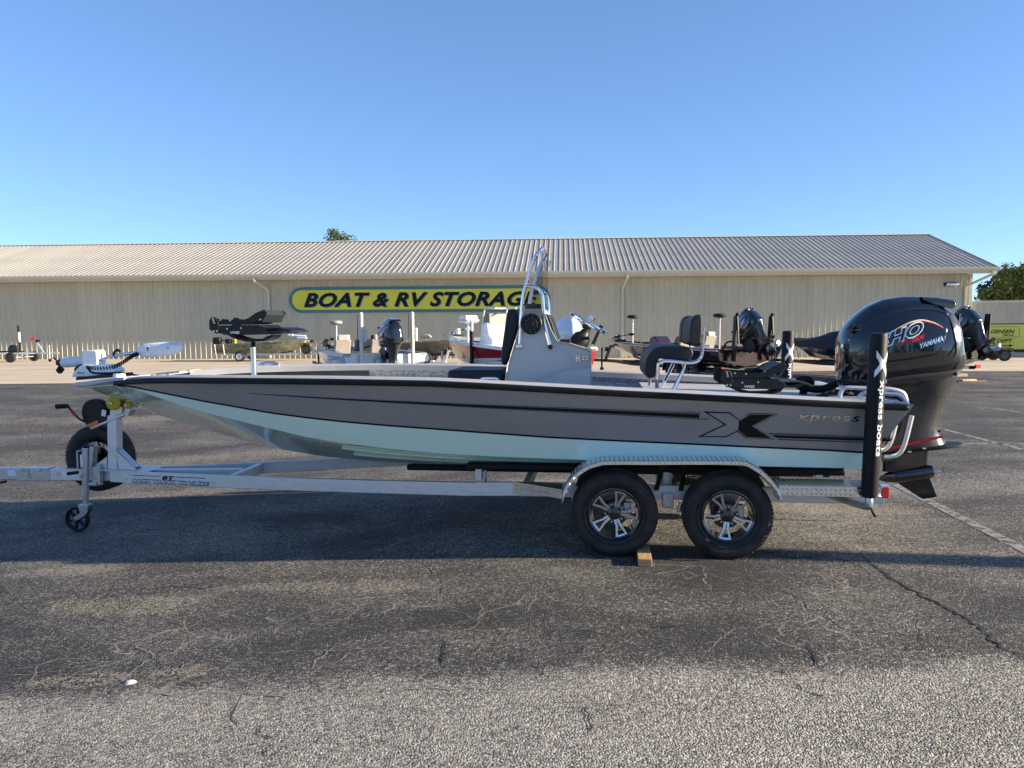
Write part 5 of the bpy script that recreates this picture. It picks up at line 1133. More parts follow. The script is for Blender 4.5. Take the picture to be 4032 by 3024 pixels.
# fenders with tread-plate relief -----------------------------------------
fpath=smooth_path([(x,0,z) for x,z in FEND],3)
for s in(-1,1):
    yo=s*1.305; yi=s*1.03; P_=fpath; N_=len(P_); rr=[]
    for i,p in enumerate(P_):
        a=P_[max(i-1,0)];b=P_[min(i+1,N_-1)]; d=(b-a).normalized(); nn=Vector((-d.z,0,d.x)); 
        if nn.z<0 and abs(nn.x)<.5: nn=-nn
        cin=-nn
        q=Vector((p.x,0,p.z)); w=.030*min(1,.15+4*min(i,N_-1-i)/N_)
        rr.append([(q.x,yi,q.z),(q.x,yo-s*.008,q.z),(q.x+cin.x*.006,yo,q.z+cin.z*.006),(q.x+cin.x*w,yo,q.z+cin.z*w),(q.x+cin.x*w,yo-s*.004,q.z+cin.z*w),(q.x+cin.x*.008,yo-s*.008,q.z+cin.z*.008),(q.x+cin.x*.006,yi,q.z+cin.z*.006)])
    fe=MB().loft(rr).build('fender','plate',tr,ang=28)
    # arc-length sampler
    acc=[0]
    for i in range(1,N_): acc.append(acc[-1]+(P_[i]-P_[i-1]).length)
    def samp(u,acc=acc,P_=P_):
        i=1
        while i<len(acc)-1 and acc[i]<u: i+=1
        t=(u-acc[i-1])/max(1e-6,acc[i]-acc[i-1]); p=P_[i-1].lerp(P_[i],t); d=(P_[i]-P_[i-1]).normalized(); nn=Vector((-d.z,0,d.x)); return p,d,nn
    def topf(u,v,s=s):
        p,d,nn=samp(u); return Vector((p.x,s*v,p.z))+nn*.0005,nn,d,Vector((0,1,0))
    lozenges('tread_relief',topf,.02,acc[-1]-.02,1.04,1.29,fe)
    def sidef(u,v,s=s,yo=yo):
        p,d,nn=samp(u); return Vector((p.x,yo+s*.0005,p.z))-nn*v,Vector((0,s,0)),d,nn
    lozenges('tread_relief',sidef,.06,acc[-1]-.06,.004,.030,fe,pitch=.030,L=.024,W=.007)
    for bx in(.36,.52): MB().bar((bx,s*1.27,.73),(bx-.03 if bx<.4 else bx,s*1.0,.47),.012,.035,(1,0,0)).build('fender_brace','black_alu',tr)
    MB().prism([(-.30,.50),(-.25,.66),(-.1,.735),(.9,.745),(1.05,.68),(1.15,.52),(1.05,.50),(.95,.66),(.85,.70),(0,.69),(-.15,.62),(-.22,.50)],s*1.045-.003,s*1.045+.003).build('fender_apron','black_alu',tr)
    # step behind the fender, with relief
    st=MB().prism([(1.20,.50),(1.20,.568),(1.92,.572),(1.92,.495)],s*1.255-.004,s*1.255+.004).build('step_plate','plate',tr,bevel=.002)
    MB().box((1.56,s*1.115,.570),(.72,.27,.006)).build('step_tread','plate',st)
    lozenges('tread_relief',lambda u,v,s=s:(Vector((u,s*v,.5735)),Vector((0,0,1)),Vector((1,0,0)),Vector((0,1,0))),1.21,1.91,.99,1.25,st)
    lozenges('tread_relief',lambda u,v,s=s:(Vector((u,s*1.2595,v)),Vector((0,s,0)),Vector((1,0,0)),Vector((0,0,1))),1.21,1.91,.497,.570,st,pitch=.034,L=.030,W=.009,h=.003)
    # front step: tapering plate from the rail bend to the fender
    A=[(-.80,s*.975,.512),(-.40,s*1.19,.500),(-.40,s*1.19,.425),(-.56,s*1.10,.435),(-.80,s*.975,.418)]
    B=[(x,y-s*.006,z) for x,y,z in A]
    fs_=MB().add(A+B,[(0,1,2,3,4),(9,8,7,6,5),(0,5,6,1),(1,6,7,2),(2,7,8,3),(3,8,9,4),(4,9,5,0)]).build('front_step','plate',tr)
    MB().add([(-.80,s*.975,.5125),(-.40,s*1.19,.5005),(-.40,s*.97,.5005)],[(0,1,2)]).build('front_step_tread','plate',fs_,recalc=False)
    dv=Vector((.40,s*.215,0)).normalized(); nv=Vector((dv.y*s,-dv.x*s,0))*1
    nv=Vector((.215,-.40,0)).normalized() if s<0 else Vector((.215,.40,0)).normalized(); nv=Vector((-.473,s*.881,0))
    lozenges('tread_relief',lambda u,v,s=s,dv=dv,nv=nv:(Vector((-.80,s*.975,0))+dv*u+Vector((0,0,v))+nv*.0008,nv,dv,Vector((0,0,1))),.02,.43,.436,.505,fs_,pitch=.034,L=.028,W=.008)
    if s<0:
        lettering('step_lettering','xpress boats',.26,.036,lambda a,c,d,dv=dv,nv=nv:tuple(Vector((-.80,-.975,0))+dv*(.07+a)+Vector((0,0,.452-a*.045+c))+nv*(.0028+d)),'galv',fs_,bold=.01,depth=.001)
    # bunks
    bk=MB(); bk.bar((-1.20,s*.80,.605),(1.80,s*.80,.600),.10,.060); bk.build('bunk','carpet' if False else 'black_rubber',tr,bevel=.02,seg=3)
    for bx in(-1.10,.42,1.60):
        MB().box((bx,s*.80,.535),(.05,.09,.10)).build('bunk_bracket','alu',tr,bevel=.004)
        MB().box((bx+.045,s*.74,.500),(.012,.05,.16)).build('bunk_bracket','alu',tr)
    bk2=MB(); bk2.bar((-1.8,s*.42,.515),(1.8,s*.42,.510),.09,.05); bk2.build('bunk','black_rubber',tr,bevel=.015)
    # tail light
    MB().box((1.955,s*1.18,.530),(.055,.13,.085)).build('tail_light','red_lens',tr,bevel=.008)
    MB().box((1.955,s*1.18,.578),(.06,.12,.012)).build('tail_light_lens','decal_white',tr)
    # guide post with padded sleeve
    p0=Vector((GPOLE[1][0],s*1.30,GPOLE[1][1])); p1=Vector((GPOLE[0][0],s*1.30,GPOLE[0][1])); ax_=(p1-p0).normalized()
    gp=MB().lathe([(.0,-.004),(.040,0),(.052,.012),(.058,.05),(.060,.40),(.060,(p1-p0).length-.02),(.056,(p1-p0).length-.004),(.04,(p1-p0).length),(0,(p1-p0).length+.003)],p0,ax_,28).build('guide_post','vinyl' if False else 'black_rubber',tr)
    MB().tube([p0-ax_*.06,p0+ax_*.05],.025,10).build('post_tube','galv',gp)
    MB().tube(smooth_path([tuple(p0-ax_*.05),tuple(p0+Vector((.02,-.02*s*-1,-.10))),tuple(p0+Vector((.045,0,-.14)))],3),.010,6).build('tie_strap','black_rubber',gp)
    MB().tube(smooth_path([(1.62,s*.97,.46),(1.74,s*1.10,.43),(1.815,s*1.29,.44),(1.82,s*1.30,.50)],4),.028,10).build('post_arm','galv',gp)
    fwd=Vector((0,-1,0)) ; side_=ax_.cross(fwd).normalized()
    def on_post(a,c,d,p0=p0,ax_=ax_,fwd=fwd,side_=side_,off=.35):
        """a runs down the post, c across it"""
        th=c/.060+off; return tuple(p0+ax_*a+(fwd*math.cos(th)+side_*math.sin(th))*(.0612+d))
    L_=(p1-p0).length
    sgn=1
    test=on_post(0,.01,0); 
    flip=1 if test[0]>on_post(0,-.01,0)[0] else -1
    OFF=.30
    mp_=lambda a,c,d:on_post(a,flip*c,d,off=flip*OFF)
    lettering('post_lettering','xpress boats',.545,.056,lambda a,c,d:mp_(L_-.330-a,c-.025,d),'decal_white',gp,bold=.02,depth=.0006)
    def grid_poly(poly,name,mat,d):
        bm=bmesh.new(); vs=[bm.verts.new((x,z,0)) for x,z in poly]; bm.faces.new(vs); bmesh.ops.triangulate(bm,faces=bm.faces)
        for _ in range(3): bmesh.ops.subdivide_edges(bm,edges=[e for e in bm.edges if e.calc_length()>.02],cuts=1); bmesh.ops.triangulate(bm,faces=bm.faces)
        for i,v in enumerate(bm.verts): v.index=i
        mb=MB(); mb.v=[mp_(v.co.y,v.co.x,d) for v in bm.verts]; mb.f=[tuple(v.index for v in f.verts) for f in bm.faces]; mb.m=[0]*len(mb.f); bm.free(); return mb.build(name,mat,gp,recalc=False)
    X=[(-.048,.19),(-.012,.19-.085+.0),(.0,.118),(.014,.105),(.046,.19),(.046,.145),(.024,.098),(.048,.0),(.012,.072),(.0,.085-.01),(-.012,.072),(-.05,.0),(-.05,.045),(-.024,.098),(-.048,.145)]
    X=[(-.046,.195),(-.046,.15),(-.020,.10),(-.052,.045),(-.052,0),(0.0,.072),(.046,0),(.046,.045),(.020,.10),(.048,.15),(.048,.195),(0.0,.126)]
    grid_poly([(x,L_-.315+z) for x,z in X],'post_emblem','decal_white',.0008)
# timber chocks ---------------------------------------------------------
mb=MB(); mb.box((0,0,.029),(.100,.40,.057)); ck=mb.build('wood_chock','wood',None,bevel=.004); ck.location=(.985,5.69,0); ck.rotation_euler=(0,0,R(-7)); tag(ck,'short block of timber wedged behind the front trailer tyre','chock')
# ================================================================== boats parked behind
def hull_loft(L,beam,zg0,zg1,zc0,zc1,zk0,zk1,bowp=2.2,xs=2.1,n=26,flare=.10,tip=.03,flat=False):
    """bow at xs-L, transom at xs; returns station function"""
    def st(t):            # t 0 bow .. 1 stern
        x=xs-L+L*t; k=1-(1-t)**bowp if not flat else min(1,.62+.38*(1-(1-min(1,t*2.2))**2)); y=max(tip,beam/2*min(1,k*1.04))
        zg=zg0+(zg1-zg0)*min(1,t*1.1); w=min(1,t/.42); w=w*w*(3-2*w)
        zc=zg-.04+(zc1-(zg-.04))*w if not flat else zc0+(zc1-zc0)*min(1,(t/.35))**.7
        zk=zg-.07+(zk1-(zg-.07))*(1-(1-min(1,t/.36))**2)**.8
        if flat: zk=zc-.015
        yc=max(tip*.9,y-flare*min(1,t*3))
        return x,y,zg,yc,zc,zk
    return st
def build_hull(st,parent,mats,split=.5,n=28,lower=.0,name='hull'):
    mb=MB(); R_=[]
    for i in range(n+1):
        x,y,zg,yc,zc,zk=st(i/n)
        half=[(x,-y,zg),(x,-(y+(yc-y)*split),zg+(zc-zg)*split),(x,-yc,zc),(x,-yc*.5,zc+(zk-zc)*.6),(x,0,zk)]
        R_.append(half+[(a,-b,c) for a,b,c in half[-2::-1]])
    m=len(R_[0])
    for r in R_: mb.v+=r
    for i in range(n):
        for j in range(m-1):
            mb.f.append((i*m+j,(i+1)*m+j,(i+1)*m+j+1,i*m+j+1)); mb.m.append(0 if j in(0,m-2) else (1 if j in(1,m-3) else len(mats)-1))
    mb.f.append(tuple(n*m+j for j in range(m))); mb.m.append(min(1,len(mats)-1))
    return mb.build(name,mats,parent,ang=30)
def build_deck(st,parent,mat,drop=.06,inset=.10,n=28,t0=.0,t1=1.,name='deck'):
    mb=MB(); A=[];B=[]
    for i in range(n+1):
        x,y,zg,*_=st(t0+(t1-t0)*i/n); yy=max(.02,y-inset); A.append((x,-yy,zg-drop));B.append((x,yy,zg-drop))
    mb.add(A+B,[(i,i+1,n+2+i,n+1+i) for i in range(n)]); return mb.build(name,mat,parent,recalc=False)
def build_cap(st,parent,mat,w=.11,h=.02,n=28,name='gunwale_cap',rail=None):
    for s in(-1,1):
        rr=[]
        for i in range(n+1):
            x,y,zg,*_=st(i/n); yi=max(.0,y-w); rr.append([(x,s*(y+.012),zg-.045),(x,s*(y+.014),zg+h*.4),(x,s*(y-.02),zg+h),(x,s*yi,zg+h),(x,s*yi,zg-.07)])
        MB().loft(rr).build(name,mat,parent,ang=30)
        if rail: MB().tube([(st(i/n)[0],s*(st(i/n)[1]+.016),st(i/n)[2]-.03) for i in range(n+1)],.016,6).build('rub_rail',rail,parent)
def bike_seat(parent,x,y,z0,z1,mat):
    p=MB().tube([(x,y,z0),(x,y,z1)],.028,10).build('seat_pedestal','pipe_white' if mat!='white_vinyl' else 'pipe_white',parent)
    MB().lathe([(0,-.06),(.14,-.055),(.20,-.02),(.205,.02),(.18,.06),(.10,.075),(0,.078)],(x,y,z1+.05),(0,0,1),18).build('seat_cushion',mat,p)
    MB().tube([(x,y,z1-.10),(x+.10,y-.05,z1-.12)],.008,6).build('seat_lever','black_plastic',p)
def bucket_seat(parent,x,y,z,mat):
    s_=MB().prism([(x-.22,z),(x+.10,z),(x+.20,z+.34),(x+.26,z+.50),(x+.18,z+.53),(x+.06,z+.22),(x-.22,z+.16)],y-.24,y+.24).build('helm_seat',mat,parent,bevel=.05,seg=3)
    MB().box((x+.20,y,z+.56),(.13,.34,.20)).build('headrest',mat,s_,bevel=.05,seg=3)
def small_troller(parent,x,y,z,mat,lean=1):
    t=MB().box((x,y,z+.05),(.55,.14,.07)).build('trolling_motor','black_plastic',parent,bevel=.02)
    MB().tube([(x-.30,y,z+.16),(x-.02,y,z+.18)],[.05,.05],12).build('motor_housing',mat,t)
    MB().box((x-.02,y,z+.16),(.14,.12,.22)).build('mount_head',mat,t,bevel=.02)
    MB().tube([(x,y,z+.20),(x+.50,y+.03,z+.26)],.016,8).build('shaft','black_alu',t)
    MB().sphere((x+.60,y+.03,z+.27),.08,sc=(2.0,.8,.65)).build('control_head',mat,t)
    for k in range(2): MB().bar((x-.33,y,z+.16),(x-.35,y+(.10 if k else -.10),z+.16+(.08 if k else -.08)),.04,.008,(1,0,0)).build('propeller_blade','black_plastic',t)
def place_outboard(parent,tilt,mat=None,mid=None,dz=0,dx=0,keep=True):
    if mat is None: o=copy_tree(ob,parent)
    else: o=outboard(parent,mat,mid,False)
    for c in list(o.children):
        if c.name.startswith(('rigging_hose','propeller')): bpy.data.objects.remove(c)
    for c in list(o.children):
        if mat is None and c.name.startswith('transom_bracket'): pass
    pv=Vector((2.20,0,1.12)); m=Matrix.Translation(pv+Vector((dx,0,dz)))@Matrix.Rotation(R(-tilt),4,'Y')@Matrix.Translation(-pv)
    o.matrix_local=m
    pr=MB()
    c=Vector((2.87,0,.478)); a=Vector((.985,0,.17))
    pr.lathe([(.02,-.02),(.06,0),(.055,.10),(.02,.13)],c,a,16)
    for k in range(3):
        t=2*math.pi*k/3; d=Vector((0,math.cos(t),math.sin(t))); e=Vector((0,-math.sin(t),math.cos(t)))
        pr.loft([[c+a*.02+d*.05+e*-.03,c+a*.03+d*.05+e*-.03,c+a*.10+d*.05+e*.03,c+a*.09+d*.05+e*.03],[c+a*.0+d*.13+e*-.06,c+a*.01+d*.13+e*-.06,c+a*.12+d*.13+e*.06,c+a*.11+d*.13+e*.06],[c+a*.04+d*.19+e*-.02,c+a*.05+d*.19+e*-.02,c+a*.09+d*.19+e*.03,c+a*.08+d*.19+e*.03]])
    pr.build('propeller','silver_wheel',o,ang=40)
    return o
def power_pole(parent,y,z0,z1,mat,lean=.06,fat=.075,x=2.22):
    p=MB().tube([(x,y,z0),(x+lean,y,z1)],fat/1.5,14).build('shallow_water_anchor',mat,parent)
    MB().sphere((x+lean,y,z1),fat/1.45).build('anchor_cap',mat,p)
    MB().box((x+lean*.7+.0,y+.10,z0+(z1-z0)*.62),(.12,.07,.36)).build('anchor_housing',mat,p,bevel=.02)
    MB().tube([(x+lean*.9,y-.10,z0+(z1-z0)*.55),(x+lean,y-.10,z1-.02)],.012,6).build('anchor_rod','black_plastic',p)
    MB().box((x-.06,y,z0+.05),(.14,.10,.10)).build('anchor_bracket','black_alu',p)
def back_trailer(name,label,loc,rz,tw=1.10,xt=-5.3,mat='black_alu',bow=-4.4,hz=.50,wheels='silver_wheel',tandem=True,fender='gloss_black',group='trailers under the parked boats',jz=0):
    t=thing(name,label,'trailer',loc,rz,group)
    for s in(-1,1):
        rr=[]
        for x,y in((xt+1.3,.06),(-2.2,tw-.25),(2.0,tw-.25)): rr.append([(x,s*y,hz-.10),(x,s*(y+.05),hz-.10),(x,s*(y+.05),hz),(x,s*y,hz)])
        MB().loft(rr).build('frame_rail',mat,t)
        MB().bar((-2.4,s*.62,hz+.06),(1.9,s*.62,hz+.06),.09,.05).build('bunk','black_rubber',t)
        xs=(.15,.98) if tandem else (.55,)
        for x in xs: wheel(t,(x,s*(tw+.02),.325),R(20*x),s,full=False,spk=wheels)
        a,b=(xs[0]-.42,xs[-1]+.42)
        P_=[(a,.36),(a+.05,.56),(a+.22,.70),(a+.40,.73),(b-.40,.73),(b-.22,.70),(b-.05,.56),(b,.36)]
        rr=[[(x,s*(tw-.13),z),(x,s*(tw+.15),z),(x,s*(tw+.15),z-.03),(x,s*(tw-.13),z-.02)] for x,z in P_]
        MB().loft(rr).build('fender',fender,t,ang=40)
        MB().box((2.02,s*(tw-.1),hz-.02),(.06,.22,.10)).build('tail_light','red_lens',t)
        for x in xs: MB().bar((x,0,.32),(x,s*(tw-.1),.32),.06,.06).build('axle',mat,t)
    MB().bar((xt-.4,0,hz-.05),(xt+1.6,0,hz-.05),.09,.11).build('tongue',mat,t,bevel=.01)
    MB().box((xt-.5,0,hz-.0),(.22,.10,.09)).build('coupler',mat,t,bevel=.02)
    j=MB().tube([(xt+.55,-.11,.12),(xt+.55,-.11,hz+.42)],.035,12).build('tongue_jack','galv' if mat!='black_alu' else 'black_alu',t)
    MB().lathe([(.0,-.03),(.10,-.03),(.11,0),(.10,.03),(0,.03)],(xt+.55,-.11,.105),(0,1,0),18).build('caster_wheel','black_rubber',j)
    MB().tube([(xt+.55,-.13,hz+.44),(xt+.70,-.16,hz+.44),(xt+.70,-.26,hz+.44)],.010,6).build('jack_crank','black_alu',j)
    MB().bar((bow-.55,0,hz),(bow-.25,0,hz+.50),.08,.08,(1,0,0)).build('winch_post',mat,t)
    MB().lathe([(.06,-.06),(.03,0),(.06,.06)],(bow-.16,0,hz+.50),(0,1,0),14,caps=True).build('bow_roller','black_rubber',t)
    MB().box((bow-.45,0,hz+.38),(.18,.14,.16)).build('winch','black_plastic',t,bevel=.02)
    for x in(-2.4,0,1.9): MB().bar((x,-tw+.25,hz-.05),(x,tw-.25,hz-.05),.05,.08).build('cross_member',mat,t)
    return t
RB=R(-61.5)
# --- white bass boat
def origin(X,Y,rz): # local x=2.1 is the transom: place it at X,Y
    return (X-2.1*math.cos(rz),Y-2.1*math.sin(rz),0)
lc=origin(-3.42,20.9,RB)
wb=thing('bass_boat','white bass boat with blue gunwale, taupe seats and black outboard, pale anchor poles','boat',lc,RB,None)
st=hull_loft(6.3,2.35,1.12,1.02,.9,.68,.9,.50,bowp=2.6)
build_hull(st,wb,['boat_white','boat_white'])
for a,b_,lo,hi in((.30,.62,.30,.92),):
    mb=MB(); A=[];B=[]
    for k in range(13):
        t=a+(b_-a)*k/12; x,y,zg,yc,zc,zk=st(t); q=k/12; z1=zg+(zc-zg)*(.25+.3*q); z2=zg+(zc-zg)*(.25+.65*min(1,q*1.3)); f1=(zg-z1)/(zg-zc); f2=(zg-z2)/(zg-zc)
        A.append((x,-(y+(yc-y)*f1)-.006,z1)); B.append((x,-(y+(yc-y)*f2)-.006,z2))
    mb.add(A+B,[(i,i+1,14+i,13+i) for i in range(12)]); mb.build('side_graphic','gloss_black',wb,recalc=False)
build_deck(st,wb,'carpet'); build_cap(st,wb,'boat_blue',.20,.03,rail='boat_white')
bike_seat(wb,-2.75,.0,1.05,1.85,'taupe'); bucket_seat(wb,-.3,-.55,.88,'taupe'); bucket_seat(wb,-.3,.55,.88,'taupe')
MB().box((-1.35,.5,1.15),(.35,.55,.45)).build('console','black_plastic',wb,bevel=.05,seg=3)
small_troller(wb,-3.6,-.1,1.10,'black_plastic')
MB().box((-2.9,.30,1.30),(.30,.36,.12)).build('graph_mount','black_plastic',wb,bevel=.01); MB().box((-2.9,.26,1.42),(.06,.46,.16)).build('graph_screen','white_plastic',wb,bevel=.01)
MB().tube([(-1.9,.7,1.05),(-1.9,.7,1.75)],.012,6).build('light_pole','black_plastic',wb)
place_outboard(wb,0); power_pole(wb,-.72,.62,2.10,'pipe_white',0); power_pole(wb,.72,.62,2.12,'pipe_white',0)
MB().box((2.18,0,.72),(.12,.7,.36)).build('jack_plate','galv',wb,bevel=.02)
for s in(-1,1): MB().tube(smooth_path([(1.0,s*1.05,1.05),(1.02,s*1.05,1.10),(1.2,s*1.05,1.10),(1.22,s*1.05,1.04)],3),.012,6).build('grab_handle','chrome',wb)
back_trailer('boat_trailer','black tandem trailer under the white bass boat',lc,RB,bow=-4.1,xt=-5.2)
# --- red bay boat
RE=R(-59); le=origin(1.32,21.0,RE)
rb_=thing('bay_boat','red and white bay boat with white outboard and white console','boat',le,RE,None)
st=hull_loft(7.0,2.5,1.40,1.12,1.1,.66,.95,.48,bowp=2.9,flare=.16)
build_hull(st,rb_,['boat_red','boat_red','boat_white'],split=.55)
mb=MB(); A=[];B=[]
for k in range(17):      # white swoosh along the red side
    t=.34+.62*k/16; x,y,zg,yc,zc,zk=st(t); f=.86-.42*(k/16)**1.3; w=.05+.10*math.sin(math.pi*k/16)
    A.append((x,-(y+(yc-y)*f)-.006,zg+(zc-zg)*f)); B.append((x,-(y+(yc-y)*(f+w))-.006,zg+(zc-zg)*(f+w)))
mb.add(A+B,[(i,i+1,18+i,17+i) for i in range(16)]); mb.build('side_swoosh','boat_white',rb_,recalc=False)
mb=MB(); A=[];B=[]
for k in range(17):
    t=.30+.66*k/16; x,y,zg,yc,zc,zk=st(t); f=.93-.25*(k/16)**1.5; A.append((x,-(y+(yc-y)*f)-.006,zg+(zc-zg)*f)); B.append((x,-yc-.006,zc))
mb.add(A+B,[(i,i+1,18+i,17+i) for i in range(16)]); mb.build('side_panel','boat_white',rb_,recalc=False)
build_deck(st,rb_,'boat_white',.10); build_cap(st,rb_,'boat_white',.22,.05,rail='boat_white')
lettering('maker_mark','CUSTOM',.62,.13,lambda a,c,d:(-3.05+a,-(lambda q:q[1]+(q[3]-q[1])*.3)(st((-3.05+a-2.1+7.0)/7.0))-.008-d,1.13+c),'decal_white',rb_,depth=.002)
cz_=[(-1.9,.75),(-1.75,1.35),(-1.55,1.86),(-1.30,1.86),(-1.15,1.45),(-.95,1.35),(-.95,.75)]
cn=MB().prism(cz_,-.42,.42).build('console','boat_white',rb_,bevel=.04,seg=3)
MB().prism([(-1.575,1.88),(-1.47,2.18),(-1.45,2.18),(-1.55,1.88)],-.38,.38).build('windshield','glass',cn)
for s in(-1,1): MB().tube(smooth_path([(-1.62,s*.40,1.55),(-1.55,s*.40,1.95),(-1.44,s*.40,2.25),(-1.36,s*.36,2.31),(-.8,s*.36,2.31)],4),.026,8).build('console_rail','pipe_white',cn)
MB().tube([(-1.36,-.36,2.31),(-1.36,.36,2.31)],.026,8).build('console_rail','pipe_white',cn)
MB().box((-1.31,0,1.98),(.05,.62,.34)).build('display_housing','taupe',cn,bevel=.01)
MB().box((.2,0,1.28),(.55,.85,.16)).build('helm_seat','white_vinyl',rb_,bevel=.05,seg=3); MB().box((.5,0,1.55),(.12,.85,.38)).build('helm_backrest','white_vinyl',rb_,bevel=.05,seg=3)
p_=MB().tube([(-3.3,.0,1.25),(-3.3,0,1.88)],.03,10).build('seat_pedestal','pipe_white',rb_)
MB().prism([(-3.56,1.90),(-3.1,1.86),(-2.92,1.93),(-2.95,2.0),(-3.1,1.96),(-3.5,1.98)],-.23,.23).build('folded_seat','white_vinyl',p_,bevel=.02); MB().prism([(-3.55,2.0),(-3.05,1.98),(-3.0,2.08),(-3.1,2.13),(-3.5,2.12)],-.23,.23).build('folded_back','white_vinyl',p_,bevel=.03)
small_troller(rb_,-3.9,-.05,1.42,'white_plastic')
place_outboard(rb_,6,'boat_white','boat_white',dz=-.02)
power_pole(rb_,.62,.75,1.98,'red',.02,fat=.06,x=2.0)
trr=back_trailer('boat_trailer','silver tandem trailer under the red and white bay boat',le,RE,bow=-4.5,xt=-5.6,mat='alu',fender='boat_white')
gp_=MB().tube([(-.75,-1.22,.45),(-.75,-1.22,1.62)],.06,14).build('guide_post','black_rubber',trr); MB().tube([(-.75,-1.22,1.62),(-.75,-1.22,1.95)],.045,14).build('post_tube','pipe_white',gp_)
# --- maroon bass boat
RF=R(-60.5); lf=origin(7.02,23.0,RF)
mf=thing('bass_boat','dark maroon bass boat with raised black outboard and black anchor poles','boat',lf,RF,None)
st=hull_loft(6.7,2.4,1.18,1.04,.95,.72,.92,.52,bowp=2.7)
build_hull(st,mf,['maroon','maroon','maroon'],split=.4); build_deck(st,mf,'carpet'); build_cap(st,mf,'maroon',.22,.03,rail='silver_wheel')
bike_seat(mf,-3.35,.0,1.10,2.02,'vinyl'); bike_seat(mf,.95,.0,1.0,2.00,'vinyl')
bucket_seat(mf,-.2,-.5,.9,'taupe'); bucket_seat(mf,-.2,.55,.9,'taupe')
MB().prism([(-1.6,.95),(-1.35,1.38),(-1.15,1.42),(-.95,1.2),(-.9,.95)],.25,.85).build('console','maroon',mf,bevel=.05,seg=3); MB().prism([(-1.6,.95),(-1.35,1.38),(-1.15,1.42),(-.95,1.2),(-.9,.95)],-.85,-.25).build('console','maroon',mf,bevel=.05,seg=3)
small_troller(mf,-4.0,-.05,1.18,'black_plastic')
MB().box((-3.55,.3,1.32),(.1,.3,.2)).build('graph_screen','black_plastic',mf,bevel=.01)
lettering('maker_mark','BLAZER',.75,.06,lambda a,c,d:(.35+a,-(st((.35+a-2.1+6.7)/6.7)[1])-.012-d,.955+c),'galv',mf,depth=.002)
MB().prism([(1.72,.98),(2.09,.97),(2.09,.86),(1.85,.86)],-1.19,-1.165).build('stern_moulding','black_alu',mf)
place_outboard(mf,42,dz=.10)
for s in(-1,1):
    p=MB().bar((2.26,s*.72,.70),(2.34,s*.72,2.02),.10,.12,(1,0,0)).build('shallow_water_anchor','black_alu',mf,bevel=.02)
    MB().bar((2.38,s*.72,2.05),(2.45,s*.72,1.20),.03,.05,(1,0,0)).build('anchor_spike','black_plastic',p)
    MB().tube([(2.32,s*.72,1.95),(2.40,s*.72,2.10)],.05,10).build('anchor_cap','black_plastic',p)
MB().tube(smooth_path([(1.6,-.5,1.0),(1.75,-.45,1.25),(2.0,-.25,1.25),(2.2,-.1,1.15)],4),.03,8).build('rigging_hose','black_rubber',mf)
back_trailer('boat_trailer','black tandem trailer under the maroon bass boat',lf,RF,bow=-4.4,xt=-5.6)
# --- covered boat
RG=R(-63); lg=origin(13.15,22.6,RG)
cg=thing('covered_boat','bass boat under a fitted black cover with raised outboard','boat',lg,RG,None)
st=hull_loft(6.7,2.4,1.22,1.06,.95,.72,.85,.52,bowp=2.7)
build_hull(st,cg,['gloss_black','gloss_black'],split=.4)
rr=[]
for i in range(31):
    t=i/30; x,y,zg,yc,zc,zk=st(t); hump=.05+.34*math.exp(-((t-.40)/.13)**2)+.20*math.exp(-((t-.72)/.2)**2); ring=[]
    for k in range(13):
        a=-1+2*k/12; f=1-abs(a)**2.2; wob=.022*math.sin(i*1.7+k*2.1)+.012*math.sin(i*3.1-k); ring.append((x,a*(y+.04),zg+.02+hump*f+wob*f))
    ring=[(x,-(y+.05),zg-.20-.02*math.sin(i*1.3))]+ring+[(x,(y+.05),zg-.20)]
    rr.append(ring)
MB().loft(rr,closed=False,caps=False).build('boat_cover','cover',cg,ang=70,recalc=False)
for t in(.15,.3,.5): 
    x,y,zg,*_=st(t); MB().tube([(x,-(y+.06),zg-.2),(x+.05,-(y-.05),.55)],.008,5).build('tie_strap','black_rubber',cg)
place_outboard(cg,36,dz=.10)
for s in(-1,1):
    p=MB().bar((2.26,s*.72,.70),(2.44,s*.72,2.05),.11,.13,(1,0,0)).build('shallow_water_anchor','black_alu',cg,bevel=.02); MB().bar((2.50,s*.72,2.05),(2.47,s*.72,1.3),.03,.05,(1,0,0)).build('anchor_spike','black_plastic',p)
back_trailer('boat_trailer','black tandem trailer under the covered boat',lg,RG,bow=-4.5,xt=-5.5)
# --- jon boats near the wall
def jon_boat(name,label,X,Y,L,beam,mat,zg0,zg1,zc,flip=True,sc=1):
    rz=R(180-4); o=thing(name,label,'boat',(X,Y,0),rz)      # bow towards the right
    st=hull_loft(L,beam,zg0,zg1,zg0-.22,zc,zc,zc,flat=True,xs=L/2,flare=.18,tip=.3)
    mb=MB(); R_=[]; n=20
    for i in range(n+1):
        t=i/n; x,y,zg,yc,zc_,zk=st(t); rise=max(0,1-t/.34)**1.6*(zg0-zc-.13); zb=zc+rise
        half=[(x,-y,zg),(x,-(y-.03),zg-.16),(x,-(y-.05),zg-.17),(x,-yc,zb),(x,0,zb-.01)]; R_.append(half+[(a,-b,c) for a,b,c in half[-2::-1]])
    mb.loft(R_,closed=False,caps=False); m=len(R_[0]); mb.add(R_[-1],[tuple(range(m))]); mb.add(R_[0],[tuple(range(m))])
    mb.build('hull',mat,o,ang=25)
    build_cap(st,o,mat,.07,.02,n=20)
    build_deck(st,o,mat,.12,.06,t0=0,t1=.38,name='bow_deck'); build_deck(st,o,mat,.35,.08,t0=.38,t1=1,name='floor')
    return o,st
jb,st=jon_boat('jon_boat','camouflage flat bottomed jon boat with white trolling motor near the wall',-13.1,40.6,4.75,1.75,'camo',1.10,.90,.42)
